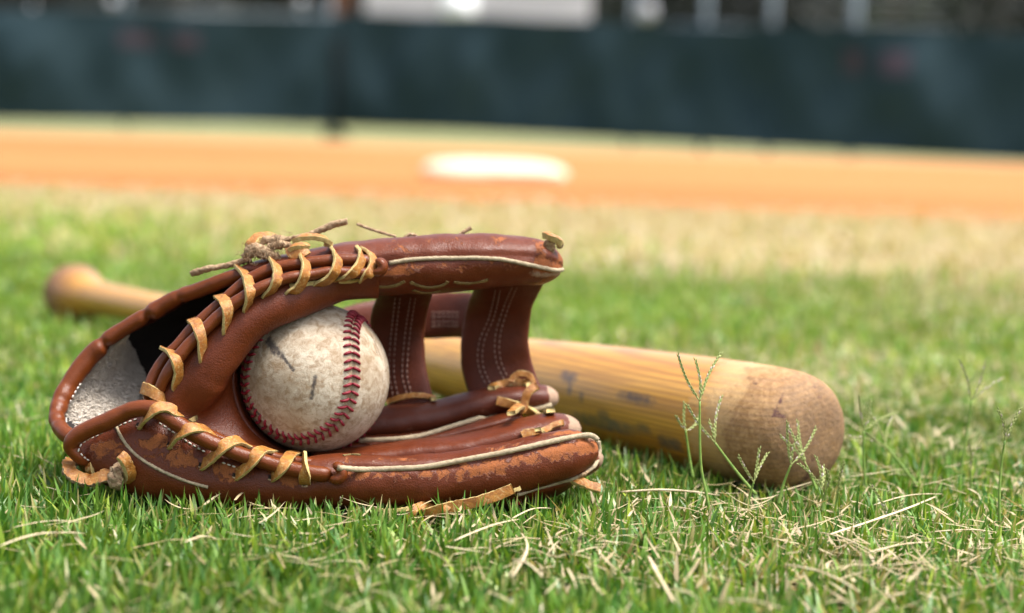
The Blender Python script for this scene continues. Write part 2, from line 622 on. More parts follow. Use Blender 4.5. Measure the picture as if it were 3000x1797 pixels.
M_BALL, M_BAT = ball_mat(), bat_mat()
M_GRASS = blade_mat('grass_blade')
M_STRAW = blade_mat('dry_blade', 0.2, 0.6)
M_STEM = simple('stem_green', (0.10, 0.20, 0.03), (0.22, 0.30, 0.06), 300, 0.5, 0.2)
M_SEED = simple('seed_green', (0.16, 0.21, 0.045), (0.37, 0.39, 0.15), 1200, 0.6, 0.4)
M_SEEDT = simple('seed_tip', (0.22, 0.14, 0.08), (0.62, 0.56, 0.50), 900, 0.7, 0.2)


def ground_mat():
    m, nt, b = new_mat('turf_soil')
    k = N_(nt)
    c = k.mix(k.noise(60, 6, 0.65), (0.018, 0.026, 0.006), (0.07, 0.065, 0.022))
    # the turf gets dry and straw coloured towards the infield clay
    sep = k.node('ShaderNodeSeparateXYZ'); k.link(k.coord(), sep.inputs[0])
    y = k.math('ADD', sep.outputs[1], k.math('MULTIPLY', k.math('SUBTRACT', k.noise(2.2, 5, 0.6), 0.5), 1.6))
    dry = k.ramp(k.math('MULTIPLY', y, 0.1), [(0.19, 0.0), (0.28, 1.0)])
    c = k.mix(dry, c, k.mix(k.noise(9, 6, 0.7), (0.28, 0.22, 0.10), (0.41, 0.335, 0.17)))
    far = k.ramp(k.math('MULTIPLY', y, 0.05), [(0.40, 0.0), (0.55, 1.0)])
    c = k.mix(far, c, k.mix(k.noise(0.8, 5, 0.65), (0.12, 0.165, 0.060), (0.30, 0.27, 0.145)))
    k.link(c, b.inputs['Base Color'])
    b.inputs['Roughness'].default_value = 0.95
    b.inputs['Specular IOR Level'].default_value = 0.1
    k.link(k.bump(k.noise(120, 6, 0.7), 0.6, 0.01), b.inputs['Normal'])
    return m


def clay_mat():
    m, nt, b = new_mat('infield_clay')
    k = N_(nt)
    v = k.mapping((0.16, 0.8, 1.0))
    c = k.mix(k.ramp(k.noise(1.6, 6, 0.6, 0.3, v), [(0.38, 0.0), (0.62, 1.0)]), (0.340, 0.126, 0.034), (0.435, 0.190, 0.064))
    c = k.mix(k.math('MULTIPLY', k.noise(40, 6, 0.7), 0.35), c, (0.33, 0.13, 0.045))
    k.link(c, b.inputs['Base Color'])
    b.inputs['Roughness'].default_value = 0.9
    b.inputs['Specular IOR Level'].default_value = 0.15
    k.link(k.bump(k.noise(30, 8, 0.7), 0.6, 0.02), b.inputs['Normal'])
    return m


# ------------------------------------------------------------------ the setting: ground, clay, far grass
def gz(x, y):
    return -0.27 * min(1.0, max(0.0, (y - 9.5) / 10.5))


def sheet(name, xs, ys, mat, dz, zf=gz):
    V = [(x, y, zf(x, y) + dz) for y in ys for x in xs]
    n = len(xs)
    Fc = [(j * n + i, j * n + i + 1, (j + 1) * n + i + 1, (j + 1) * n + i) for j in range(len(ys) - 1) for i in range(n - 1)]
    return mesh(name, V, Fc, mat)


gxs = [-150, -60, -25, -12, -6, -3, -1.5, -0.7, 0, 0.7, 1.5, 3, 6, 12, 25, 60, 150]
gys = [-20, -5, 0, 0.5, 1, 1.5, 2, 3, 4, 6, 8, 9.5, 11, 13, 15, 17, 19, 20.5, 22, 26, 40, 80, 200]
ground = tag(sheet('ground', gxs, gys, ground_mat(), 0.0), kind='structure',
             label='grass field surface with dry straw coloured turf towards the infield')
M_CLAY = clay_mat()


def clay_sheet():
    near, far = [], []
    xs = np.linspace(-14, 14, 113)
    for x in xs:
        w = 0.10 * noise.noise(Vector((x * 1.3, 3.1, 0))) + 0.05 * noise.noise(Vector((x * 5, 1.1, 0)))
        near.append(3.80 - 0.17 * x + w)
        far.append(8.5 - 0.05 * x + w)
    V, Fc = [], []
    ny = 24
    for j in range(ny):
        t = j / (ny - 1)
        for i, x in enumerate(xs):
            y = near[i] * (1 - t) + far[i] * t
            V.append((x, y, gz(x, y) + 0.004 + 0.003 * math.sin(math.pi * t)))
    n = len(xs)
    for j in range(ny - 1):
        for i in range(n - 1):
            Fc.append((j * n + i, j * n + i + 1, (j + 1) * n + i + 1, (j + 1) * n + i))
    return mesh('infield_dirt', V, Fc, M_CLAY)


tag(clay_sheet(), kind='structure', label='band of orange infield clay across the field')

# base bag on the clay
bag_c = G(1448, 524, 0.0)
bag = thing('base_bag', 'white square base bag lying on the orange infield clay', 'base', (bag_c[0], bag_c[1], 0.004))
M_BAG = simple('bag_canvas', (0.58, 0.49, 0.36), (0.66, 0.57, 0.43), 30, 0.7, 0.2)


def pillow(cx, cy, z0, s, h, rot):
    V, Fc = [], []
    n = 16
    prof = [(0.97, 0.0), (1.0, 0.25), (0.99, 0.5), (0.95, 0.72), (0.87, 0.90), (0.74, 1.02), (0.5, 1.12), (0.0, 1.18)]
    for sc, hh in prof:
        for i in range(4 * n):
            q, t = divmod(i, n)
            t = t / n * 2 - 1
            x, y = [(t, -1), (1, t), (-t, 1), (-1, -t)][q]
            r = max(abs(x), abs(y)) / (abs(x)**4 + abs(y)**4) ** (1 / 4)
            x, y = x * r * s * sc, y * r * s * sc
            c, sn = math.cos(rot), math.sin(rot)
            V.append((cx + x * c - y * sn, cy + x * sn + y * c, z0 + h * hh))
    m = 4 * n
    for k in range(len(prof) - 1):
        for i in range(m):
            j = (i + 1) % m
            Fc.append((k * m + i, k * m + j, (k + 1) * m + j, (k + 1) * m + i))
    return V, Fc


V, Fc = pillow(bag_c[0], bag_c[1], 0.004, 0.196, 0.040, R(4))
mesh('bag_body', V, Fc, M_BAG, bag)
mb = MB()
pts = []
for a in np.linspace(0, 2 * math.pi, 61):
    x, y = math.cos(a), math.sin(a)
    r = 0.193 / (abs(x)**4 + abs(y)**4) ** 0.25
    pts.append((bag_c[0] + r * x, bag_c[1] + r * y, 0.004 + 0.040 * 0.5))
mb.add(*cord(np.array(pts), 0.004, 6))
mb.build('bag_piping', M_BAG, bag)


# ------------------------------------------------------------------ far away: fences, building, trees
M_SCREEN = simple('windscreen_cloth', (0.014, 0.029, 0.036), (0.024, 0.043, 0.052), 1.2, 0.85, 0.15, 0.01, 5, 0.12)
M_STEEL = simple('galvanised_steel', (0.13, 0.165, 0.185), (0.19, 0.225, 0.25), 20, 0.45, 0.1)
M_RED = simple('faded_red_print', (0.034, 0.024, 0.034), (0.042, 0.026, 0.038), 3, 0.8, 0.0)
M_DARKPOST = simple('dark_post', (0.004, 0.006, 0.007), (0.007, 0.009, 0.010), 10, 0.9, 0.1, spec=0.1)


def fence(label, A, B, H, posts, seed, prints):
    """A, B: (px, py of the cloth's foot, distance). posts: (px) of every post"""
    a, b = np.array(G_at(*A)), np.array(G_at(*B))
    o = thing('windscreen_fence', label, 'fence', tuple((a + b) / 2))
    L = np.linalg.norm((b - a)[:2])
    d = (b - a) / L
    nrm = np.array([d[1], -d[0], 0]); nrm /= np.linalg.norm(nrm)
    if nrm[1] > 0: nrm = -nrm
    nx, nv = int(L * 18), 22
    V, Fc = [], []
    for i in range(nx + 1):
        u = i / nx * L
        for j in range(nv + 1):
            v = j / nv
            sag = 0.0
            # cloth swags hung between ties, plus diagonal pull folds
            s1 = noise.noise(Vector((u * 0.55 + seed, v * 0.9, seed)))
            s2 = noise.noise(Vector((u * 1.5 + v * 0.7, v * 0.5, seed + 4)))
            s3 = noise.noise(Vector((u * 2.1 - v * 1.4, v * 1.1, seed + 9)))
            dep = (0.15 * s1 + 0.21 * s2 + 0.10 * s3) * math.sin(math.pi * min(1, v * 0.9 + 0.08))
            top = 0.05 * noise.noise(Vector((u * 0.7, 2.2, seed)))
            p = a + d * u + np.array([0, 0, v * (H + top)]) + nrm * (0.06 + dep)
            V.append(p)
    n = nv + 1
    for i in range(nx):
        for j in range(nv):
            Fc.append((i * n + j, i * n + j + 1, (i + 1) * n + j + 1, (i + 1) * n + j))
    scr = mesh('windscreen', V, Fc, M_SCREEN, o)
    for (u0, u1, v0, v1) in prints:
        mb = MB()
        k0, k1 = int(u0 * 18), int(u1 * 18)
        vv = [V[i * n + j] + nrm * 0.006 for i in range(k0, k1 + 1) for j in range(int(v0 * nv), int(v1 * nv) + 1)]
        w = int(v1 * nv) - int(v0 * nv) + 1
        ff = [(i * w + j, i * w + j + 1, (i + 1) * w + j + 1, (i + 1) * w + j) for i in range(k1 - k0) for j in range(w - 1)]
        mb.add(vv, ff)
        mb.build('faded_print', M_RED, scr)
    for px, hgt, rad, mat, front in posts:
        # where the sight line through px meets the fence plane
        r = FWD + (px - 1500) / F * RT
        den = r[0] * d[1] - r[1] * d[0]
        t = ((a[0] - CAM[0]) * d[1] - (a[1] - CAM[1]) * d[0]) / den
        p = CAM + r * t
        zb = gz(p[0], p[1])
        q = p - nrm * (0.62 if not front else -0.32)
        mb = MB()
        mb.add(*cord(np.array([(q[0], q[1], zb + h) for h in (0, hgt * 0.5, hgt)]), rad, 12))
        mb.build('fence_post', mat, o)
    mb = MB()
    for hh in (0.03, H, 2.6):
        p0, p1 = a - nrm * 0.60, b - nrm * 0.60
        mb.add(*cord(np.array([p0 + [0, 0, hh], (p0 + p1) / 2 + [0, 0, hh], p1 + [0, 0, hh]]), 0.022, 8))
    mb.build('fence_rail', M_STEEL, o)
    return o


def G_at(px, py, D):
    """point seen at px, py at ground distance D (metres along +Y)"""
    r = FWD + (px - 1500) / F * RT + (898.5 - py) / F * UP
    return CAM + r * (D / r[1])


fence('dark blue green windscreen fence left of the black post, sagging in folds', (-900, 342, 24.3), (985, 366, 24.3), 1.39,
      [(-520, 2.7, 0.03, M_STEEL, False), (330, 2.7, 0.03, M_STEEL, False)], 1.3, [(8.2 * 0.66, 8.8 * 0.66 + .05, 0.72, 0.86), (8.8 * .66 + .3, 9.2 * .66 + .35, 0.72, 0.86)])
fence('long windscreen fence right of the black post, running towards the camera at right', (985, 366, 24.3), (3900, 524, 19.6), 1.39,
      [(875, 2.7, 0.035, M_STEEL, False), (1770, 2.7, 0.03, M_STEEL, False), (1985, 2.7, 0.045, M_STEEL, False), (2180, 2.7, 0.045, M_STEEL, False),
       (2425, 2.7, 0.055, M_STEEL, False), (2990, 2.7, 0.05, M_STEEL, False), (3500, 2.7, 0.045, M_STEEL, False)], 6.1,
      [(6.55, 6.75, 0.68, 0.85), (6.95, 7.3, 0.66, 0.84)])
# the free-standing black post with a foot where the two fences meet
pp = G_at(985, 352, 23.7)
post = thing('corner_post', 'black post with a wide foot where the two windscreens meet', 'post', (pp[0], pp[1], gz(pp[0], pp[1])))
V, Fc = cord(np.array([(pp[0], pp[1], gz(*pp[:2]) + h) for h in (0.0, 0.6, 1.25)]), 0.05, 12)
mesh('post_shaft', V, Fc, M_DARKPOST, post)
V, Fc = cord(np.array([(pp[0], pp[1], gz(*pp[:2]) + h) for h in (0.0, 0.05, 0.1)]), [0.16, 0.15, 0.07], 14)
mesh('post_foot', V, Fc, M_DARKPOST, post)

# pale block building above the screen
M_WALL = simple('pale_render', (0.52, 0.48, 0.51), (0.58, 0.54, 0.57), 1.5, 0.85, 0.1)
M_DOOR = simple('brown_door', (0.14, 0.055, 0.03), (0.20, 0.085, 0.045), 5, 0.6, 0.1)
M_ROOF = simple('grey_roof', (0.12, 0.12, 0.13), (0.16, 0.16, 0.17), 5, 0.7, 0.1)
M_SPOT = simple('bright_spot_white', (0.80, 0.80, 0.82), (0.84, 0.84, 0.86), 10, 0.3, 0.0)
M_SPOTDIM = simple('dim_spot_white', (0.34, 0.34, 0.37), (0.38, 0.38, 0.41), 10, 0.5, 0.0)  # duller white for the small stand-in globes
bl, br_ = G_at(1062, 300, 33), G_at(1722, 300, 33)
bld = thing('field_building', 'pale low building behind the middle of the fence', 'building', ((bl[0] + br_[0]) / 2, 34.5, -0.1))
V, Fc = box((bl[0], 33, -0.1), (br_[0], 37, 3.2)); mesh('wall', V, Fc, M_WALL, bld, smooth=False)
V, Fc = box((bl[0] - 0.4, 32.6, 3.2), (br_[0] + 0.4, 37.4, 3.4)); mesh('roof', V, Fc, M_ROOF, bld, smooth=False)
V, Fc = box((bl[0], 32.93, -0.1), (br_[0], 32.997, 1.22)); mesh('dark_plinth', V, Fc, M_ROOF, bld, smooth=False)
dl = G_at(945, 300, 33)
shed = thing('timber_shed', 'narrow brown timber shed beside the pale building', 'shed', (dl[0] + 0.3, 34, -0.1))
V, Fc = box((dl[0], 33.2, -0.1), (dl[0] + 0.42, 35, 2.6)); mesh('shed_wall', V, Fc, M_DOOR, shed, smooth=False)
V, Fc = box((dl[0] - 0.1, 33.0, 2.6), (dl[0] + 0.52, 35.2, 2.7)); mesh('shed_roof', V, Fc, M_ROOF, shed, smooth=False)


def spot_globe(px, py, D, r, label):  # white globe added to stand in for a bright blurred spot
    c = G_at(px, py, D)
    o = thing('spot_globe', label, 'bright spot', (c[0], c[1], gz(c[0], c[1])), 'white globes standing in for bright spots behind the fence')
    V, Fc = cord(np.array([(c[0], c[1], gz(*c[:2]) + h) for h in np.linspace(0, c[2] - r - gz(*c[:2]), 4)]), 0.03, 8)
    mesh('spot_pole', V, Fc, M_STEEL, o)
    th = np.linspace(-math.pi / 2, math.pi / 2, 12)
    C = np.array([(c[0], c[1], c[2] + r * math.sin(t)) for t in th])
    V, Fc = cord(C, [max(0.002, r * math.cos(t)) for t in th], 16)
    mesh('spot_ball', V, Fc, M_SPOT if r > 0.2 else M_SPOTDIM, o)


spot_globe(1345, 22, 31.5, 0.30, 'large white globe standing in for the bright spot in front of the pale building')
spot_globe(1896, 34, 31, 0.15, 'white globe standing in for the bright spot right of the pale building')
spot_globe(330, 6, 31, 0.085, 'white globe standing in for the bright spot above the left fence')
spot_globe(884, 2, 30, 0.08, 'white globe standing in for the pale spot left of the brown shed')
spot_globe(95, 18, 32, 0.045, 'small white globe standing in for the pale spot at the far left end of the fence')

# aluminium bleacher at the right
M_ALU = simple('aluminium', (0.085, 0.092, 0.105), (0.12, 0.13, 0.145), 8, 0.4, 0.1)


def bleacher(px0, px1, D, label, h0):
    a, b = G_at(px0, 100, D), G_at(px1, 100, D + 0.6)
    o = thing('bleacher', label, 'bleacher', (a[0], a[1], gz(a[0], a[1])), 'bleachers behind the fence')
    z0 = gz(a[0], a[1])
    for i in range(2):
        y = a[1] + 0.55 * i
        zz = z0 + h0 + 0.22 * i
        V, Fc = box((a[0], y, zz), (b[0], y + 0.26, zz + 0.045)); mesh('seat_plank', V, Fc, M_ALU, o, smooth=False)
        V, Fc = box((a[0], y + 0.03, zz - 0.24), (b[0], y + 0.05, zz - 0.14)); mesh('riser', V, Fc, M_ALU, o, smooth=False)
    for x in np.linspace(a[0] + 0.1, b[0] - 0.1, 4):
        mb = MB()
        mb.add(*cord(np.array([(x, a[1], z0), (x, a[1] + 0.01, z0 + h0 * .5), (x, a[1] + 0.02, z0 + h0)]), 0.025, 8))
        mb.add(*cord(np.array([(x, a[1] + 1.85, z0), (x, a[1] + 1.86, z0 + h0 * .5), (x, a[1] + 1.87, z0 + h0 + .66)]), 0.025, 8))
        mb.add(*cord(np.array([(x, a[1], z0 + h0), (x, a[1] + .9, z0 + h0 + .33), (x, a[1] + 1.87, z0 + h0 + .66)]), 0.025, 8))
        mb.build('support_frame', M_ALU, o)
    mb = MB()
    for k in (0.35, 0.7):
        mb.add(*cord(np.array([(a[0], a[1] + 1.9, z0 + h0 + .66 + k), ((a[0] + b[0]) / 2, a[1] + 1.9, z0 + h0 + .66 + k), (b[0], a[1] + 1.9, z0 + h0 + .66 + k)]), 0.022, 8))
    mb.build('back_rail', M_ALU, o)


bleacher(2420, 2820, 29, 'grey aluminium bleacher behind the right hand fence', 0.95)
bleacher(90, 620, 31, 'grey aluminium bleacher behind the left fence', 0.9)

# trees beyond the fence: trunk, limbs and a crown of leaf cards in clumps
M_BARK = simple('bark', (0.035, 0.026, 0.018), (0.07, 0.055, 0.04), 12, 0.9, 0.5, 0.02)


def leaf_mat(name, c):
    m, nt, b = new_mat(name)
    k = N_(nt)
    k.link(k.mix(k.noise(1.5, 5, 0.6), tuple(x * 0.55 for x in c), c), b.inputs['Base Color'])
    b.inputs['Roughness'].default_value = 0.6
    return m


M_LEAF = [leaf_mat('leaf_dark', (0.010, 0.017, 0.008)), leaf_mat('leaf_deep', (0.006, 0.011, 0.007)), leaf_mat('leaf_olive', (0.034, 0.058, 0.009))]


def tree(px, D, h, cr, mi, label, seed):
    r_ = random.Random(seed)
    c = G_at(px, 250, D)
    z0 = gz(c[0], c[1])
    o = thing('tree', label, 'tree', (c[0], c[1], z0), 'trees beyond the fence')
    C = np.array([(c[0] + 0.1 * math.sin(q * 2 + seed), c[1], z0 + q * h * 0.6) for q in np.linspace(0, 1, 6)])
    mb = MB()
    mb.add(*cord(C, np.linspace(0.16, 0.07, 6) * h / 5, 10))
    for q in range(5):
        a = q * 1.3 + seed
        s = C[2 + q % 4]
        e = s + np.array([math.cos(a) * cr * 0.6, math.sin(a) * cr * 0.6, h * 0.25])
        mb.add(*cord(np.array([s, (s + e) / 2 + [0, 0, 0.1], e]), [0.05, 0.035, 0.015], 6))
    mb.build('trunk', M_BARK, o)
    nC = 55
    V, Fc = [], []
    for _ in range(nC):
        a, b = r_.uniform(0, 6.283), r_.uniform(-1, 1)
        rad = cr * r_.uniform(0.35, 1.0)
        cc = np.array([c[0] + rad * math.cos(a) * math.sqrt(1 - b * b), c[1] + rad * math.sin(a) * math.sqrt(1 - b * b), z0 + h * 0.56 + h * 0.46 * b * r_.uniform(0.6, 1)])
        for _ in range(42):
            p = cc + np.array([r_.gauss(0, 1), r_.gauss(0, 1), r_.gauss(0, 0.8)]) * cr * 0.14
            u = np.array([r_.gauss(0, 1) for _ in range(3)]); u /= np.linalg.norm(u)
            w = np.cross(u, [r_.gauss(0, 1) for _ in range(3)]); w /= np.linalg.norm(w)
            s = r_.uniform(0.07, 0.15)
            k = len(V)
            V += [p - u * s, p + w * s * 0.5, p + u * s, p - w * s * 0.5]
            Fc.append((k, k + 1, k + 2, k + 3))
    mesh('crown', V, Fc, M_LEAF[mi], o, smooth=False)


TREES = [(-350, 41, 5.5, 2.6, 1, 'dark tree beyond the far left end of the fence'),
         (150, 43, 6.0, 2.6, 1, 'dark tree behind the left bleacher'),
         (520, 42, 5.4, 2.4, 0, 'deep green tree between the left bleacher and the brown shed'),
         (850, 44, 6.0, 2.4, 1, 'dark tree just left of the brown shed'),
         (1400, 46, 6.5, 3.0, 1, 'tall dark tree rising behind the pale building'),
         (1880, 43, 5.5, 2.2, 0, 'deep green tree right of the pale building'),
         (2250, 42, 5.6, 2.3, 1, 'dark tree between the fence posts right of centre'),
         (2620, 44, 6.2, 2.6, 2, 'olive green tree behind the right bleacher'),
         (2920, 40, 5.6, 2.2, 1, 'dark tree above the right end of the fence'),
         (3350, 41, 6.0, 2.6, 0, 'green tree past the right edge of the fence')]
for i, t in enumerate(TREES):
    tree(*t, seed=i * 3 + 1)
hedge = []
for px in range(-1500, 4600, 9):
    for _ in range(40):
        D = random.uniform(45, 49)
        c = G_at(px + random.uniform(-10, 10), 250, D)
        s = random.uniform(0.16, 0.36)
        p = np.array([c[0], c[1], random.uniform(-0.1, 4.6)])
        u = unit([random.gauss(0, 1) for _ in range(3)]); w = unit(np.cross(u, [random.gauss(0, 1) for _ in range(3)]))
        hedge.append((p - u * s, p + w * s * 0.6, p + u * s, p - w * s * 0.6))
V = [v for q in hedge for v in q]
tag(mesh('woods', V, [(4 * i, 4 * i + 1, 4 * i + 2, 4 * i + 3) for i in range(len(hedge))], M_LEAF[1], smooth=False), kind='stuff',
    label='dark woods closing the view behind the trees', cat='woods')

# ------------------------------------------------------------------ baseball
BALL_D = 0.9376
BR = 0.0365
BC = W(923, 1107, BALL_D)
ball = thing('baseball', 'scuffed cream baseball with red stitches resting in the glove pocket', 'baseball', tuple(BC - [0, 0, BR]))
cv = unit(CAM - BC)
cr_ = unit(np.cross(UP, cv)); cu_ = np.cross(cv, cr_)
q = np.array([-0.52219737, -0.31389421, 0.56693193, -0.55440826]); q /= np.linalg.norm(q)
w_, x_, y_, z_ = q
RQ = np.array([[1 - 2 * (y_ * y_ + z_ * z_), 2 * (x_ * y_ - z_ * w_), 2 * (x_ * z_ + y_ * w_)],
               [2 * (x_ * y_ + z_ * w_), 1 - 2 * (x_ * x_ + z_ * z_), 2 * (y_ * z_ - x_ * w_)],
               [2 * (x_ * z_ - y_ * w_), 2 * (y_ * z_ + x_ * w_), 1 - 2 * (x_ * x_ + y_ * y_)]])
BASIS = np.stack([cr_, cu_, cv], axis=1)        # local ball axes -> world
tt = np.linspace(0, 4 * math.pi, 2400, endpoint=False)
aa = math.pi / 2 - (math.pi / 2 - 0.4) * np.cos(tt); bb = tt / 2 + 0.4 * np.sin(2 * tt)
SEAM = np.stack([np.sin(aa) * np.cos(bb), np.sin(aa) * np.sin(bb), np.cos(aa)], 1) @ RQ.T @ BASIS.T
SL = np.r_[0, np.cumsum(np.linalg.norm(np.diff(np.vstack([SEAM, SEAM[:1]]), axis=0), axis=1))]
SEAMC = np.vstack([SEAM, SEAM[:1]])


def seam_at(s):
    s = s % SL[-1]
    return unit(np.array([np.interp(s, SL, SEAMC[:, k]) for k in range(3)]))


nu_, nv_ = 300, 150
th = np.linspace(0, math.pi, nv_); ph = np.linspace(0, 2 * math.pi, nu_, endpoint=False)
T_, P_ = np.meshgrid(th, ph, indexing='ij')
dirs = np.stack([np.sin(T_) * np.cos(P_), np.sin(T_) * np.sin(P_), np.cos(T_)], -1).reshape(-1, 3)
dist = np.arccos(np.clip((dirs @ SEAM[::4].T).max(1), -1, 1)) * BR
rad = BR + 0.0007 * np.exp(-((dist - 0.0022) / 0.0020) ** 2) - 0.0009 * np.exp(-(dist / 0.0007) ** 2)
grime = np.clip(0.55 * np.exp(-((dist - 0.0012) / 0.0012) ** 2), 0, 1)


def bdir(px, py):
    x, y = (px - 923) / 219, -(py - 1107) / 219
    z = math.sqrt(max(0.0, 1 - x * x - y * y))
    return unit(cr_ * x + cu_ * y + cv * z)


scuff = np.zeros(len(dirs))
for p0, p1, w in (((800, 1010), (830, 1045), 0.0022), ((830, 1045), (862, 1085), 0.0012), ((925, 1102), (912, 1165), 0.0014),
                  ((790, 1000), (810, 1030), 0.003), ((1085, 985), (1110, 1040), 0.0007), ((1100, 1030), (1120, 1120), 0.0006), ((745, 1185), (765, 1210), 0.001)):
    a, b = bdir(*p0) * BR, bdir(*p1) * BR
    ab = b - a
    t = np.clip(((dirs * BR - a) @ ab) / (ab @ ab), 0, 1)
    dd = np.linalg.norm(dirs * BR - a - t[:, None] * ab, axis=1)
    scuff = np.maximum(scuff, 0.85 * np.exp(-(dd / w) ** 2))
Vb = BC + dirs * rad[:, None]
Fb = [(i * nu_ + j, (i + 1) * nu_ + j, (i + 1) * nu_ + (j + 1) % nu_, i * nu_ + (j + 1) % nu_) for i in range(nv_ - 1) for j in range(nu_)]
cover = mesh('cover', Vb, Fb, M_BALL, ball, {'scuff': scuff, 'grime': grime})
# one stitch, then copies sharing its mesh, laid in pairs along the seam
C0 = np.array([(0.0003, 0, -0.0006), (0.0010, 0.00025, 0.00045), (0.0023, 0.0008, 0.00075), (0.0036, 0.00135, 0.0004), (0.0043, 0.0017, -0.0009)])
S0 = spline(C0, 9)
me_pair = []
for sg in (1, -1):
    Cs = S0 * np.array([sg, 1, 1])
    V, Fc = cord(Cs, [0.00035, 0.0006, 0.0007, 0.00074, 0.00074, 0.00072, 0.00066, 0.00055, 0.0003], 8)
    me = bpy.data.meshes.new('stitch')
    me.from_pydata(V.tolist(), [], Fc)
    me.polygons.foreach_set('use_smooth', [True] * len(me.polygons))
    me.materials.append(M_THREADR)
    me_pair.append(me)
for i in range(108):
    s = (i + 0.5) / 108 * SL[-1]
    p = seam_at(s); tan = unit(seam_at(s + 0.01) - seam_at(s - 0.01))
    side = np.cross(tan, p)
    for me in me_pair:
        o = bpy.data.objects.new('stitch', me)
        COL.objects.link(o)
        o.parent = ball
        mm = Matrix.Identity(4)
        pos = BC + p * (BR + 0.0004) - ORIG[ball.name]
        for r in range(3):
            mm[r][0], mm[r][1], mm[r][2], mm[r][3] = side[r], tan[r], p[r], pos[r]
        o.matrix_local = mm

# ------------------------------------------------------------------ bat
A_ = W(2348, 1268, 0.977); B_ = W(222, 862, 1.615)
axis = unit(B_ - A_); BL = np.linalg.norm(B_ - A_)
bat = thing('baseball_bat', 'worn wooden baseball bat lying on the grass behind the glove', 'bat', tuple(A_))
prof = [(-0.0125, 0.0), (-0.0124, 0.008), (-0.0116, 0.0150), (-0.0096, 0.0210), (-0.0060, 0.0258), (-0.001, 0.0288), (0.006, 0.0305), (0.015, 0.0313), (0.03, 0.0315), (0.05, 0.0315), (0.09, 0.0306), (0.13, 0.0294), (0.17, 0.0278), (0.22, 0.0251),
        (0.27, 0.0222), (0.32, 0.019), (0.37, 0.0163), (0.42, 0.0145), (0.50, 0.0131), (0.60, 0.0126), (0.70, 0.0128), (0.745, 0.0135), (0.775, 0.0152), (0.79, 0.0178),
        (0.802, 0.0220), (0.810, 0.0243), (0.818, 0.0249), (0.826, 0.0240), (0.832, 0.0205), (0.835, 0.012), (0.8355, 0.0)]
S = spline(np.array([(x, r, 0) for x, r in prof]), 240)
x_ax = axis; y_ax = unit(np.cross([0, 0, 1], axis)); z_ax = np.cross(x_ax, y_ax)
m = 72
V, bare, mark, Fc = [], [], [], []
scB = BL / 0.815
marks = [((1780, 1000), 0.010, 0.006), ((1668, 1105), 0.010, 0.005), ((1775, 1245), 0.035, 0.006), ((1960, 1295), 0.013, 0.006), ((1770, 1220), 0.006, 0.004), ((1890, 1258), 0.006, 0.004),
         ((1860, 1160), 0.02, 0.004), ((1670, 1140), 0.004, 0.004), ((1700, 1160), 0.004, 0.004)]
for x, r, _ in S:
    for j in range(m):
        a = 2 * math.pi * j / m
        V.append(A_ + x_ax * x * scB + y_ax * max(r, 0) * math.cos(a) + z_ax * max(r, 0) * math.sin(a))
        bare.append(1.0 if x < 0.008 else (0.75 if x > 0.806 else max(0.0, 1 - (x - 0.008) / 0.06)))
        mark.append(0.0)
V = np.array(V)
rel = V - CAM
dep = rel @ FWD
PX = 1500 + F * (rel @ RT) / dep; PY = 898.5 - F * (rel @ UP) / dep
nrmB = V - (A_ + np.outer((V - A_) @ x_ax, x_ax))
front = (nrmB * (CAM - V)).sum(1) > 0
mark = np.zeros(len(V))
for (mx_, my_), ln_, wd_ in marks:     # dark bruises and printed remains, put on the side where the photo shows them
    i0 = np.argmin(np.where(front, (PX - mx_) ** 2 + (PY - my_) ** 2, 1e9))
    dv = V - V[i0]
    al = dv @ x_ax
    ac = np.linalg.norm(dv - np.outer(al, x_ax), axis=1)
    mark = np.maximum(mark, 0.95 * np.exp(-(al / ln_) ** 4 - (ac / wd_) ** 4))
for i in range(len(S) - 1):
    for j in range(m):
        k = (j + 1) % m
        Fc.append((i * m + j, i * m + k, (i + 1) * m + k, (i + 1) * m + j))
# mesh in the bat's own frame so that the grain runs along it
bat_me = mesh('bat_body', V, Fc, M_BAT, None, {'bare': bare, 'mark': mark})
fr = np.stack([x_ax, y_ax, z_ax], axis=1)
loc = (V - A_) @ fr
bat_me.data.vertices.foreach_set('co', loc.ravel())
bat_me.parent = bat
mm = Matrix.Identity(4)
for r in range(3):
    for c in range(3):
        mm[r][c] = fr[r][c]
bat_me.matrix_local = mm
bat_me.data.update()
BATSURF = (V, Fc)
# a turned ring scored round the barrel end
mb = MB()
for xr, rr in ((0.812, 0.0246),):
    C = np.array([A_ + x_ax * xr * scB + (y_ax * math.cos(a) + z_ax * math.sin(a)) * rr for a in np.linspace(0, 2 * math.pi, 40)])
    mb.add(*cord(C, 0.0007, 6))
mb.build('knob_ring', simple('knob_ring_brown', (0.10, 0.04, 0.015), (0.14, 0.06, 0.02), 300), bat)

# ------------------------------------------------------------------ glove
gl = G(900, 1480, 0.0)
glove = thing('baseball_glove', 'worn brown leather baseball glove lying open on the grass with tan lacing', 'glove', (gl[0], gl[1] + 0.04, 0.0))


def band(c, w, top=1.0):
    def f(t, a):
        a = (a + math.pi) % (2 * math.pi) - math.pi
        return top * math.exp(-((a - c) / w) ** 2)
    return f


def tipmask(t0, amt=1.0):
    return lambda t, a: amt * max(0.0, min(1.0, (t - t0) / (1 - t0) * 1.6))


# thumb stall: the big upper lobe
def thumb_lump(t, a):
    aa_ = (a + math.pi) % (2 * math.pi) - math.pi
    groove = -0.0012 * math.exp(-((aa_ - 0.16) / 0.10) ** 2) if t > 0.42 else 0
    return groove


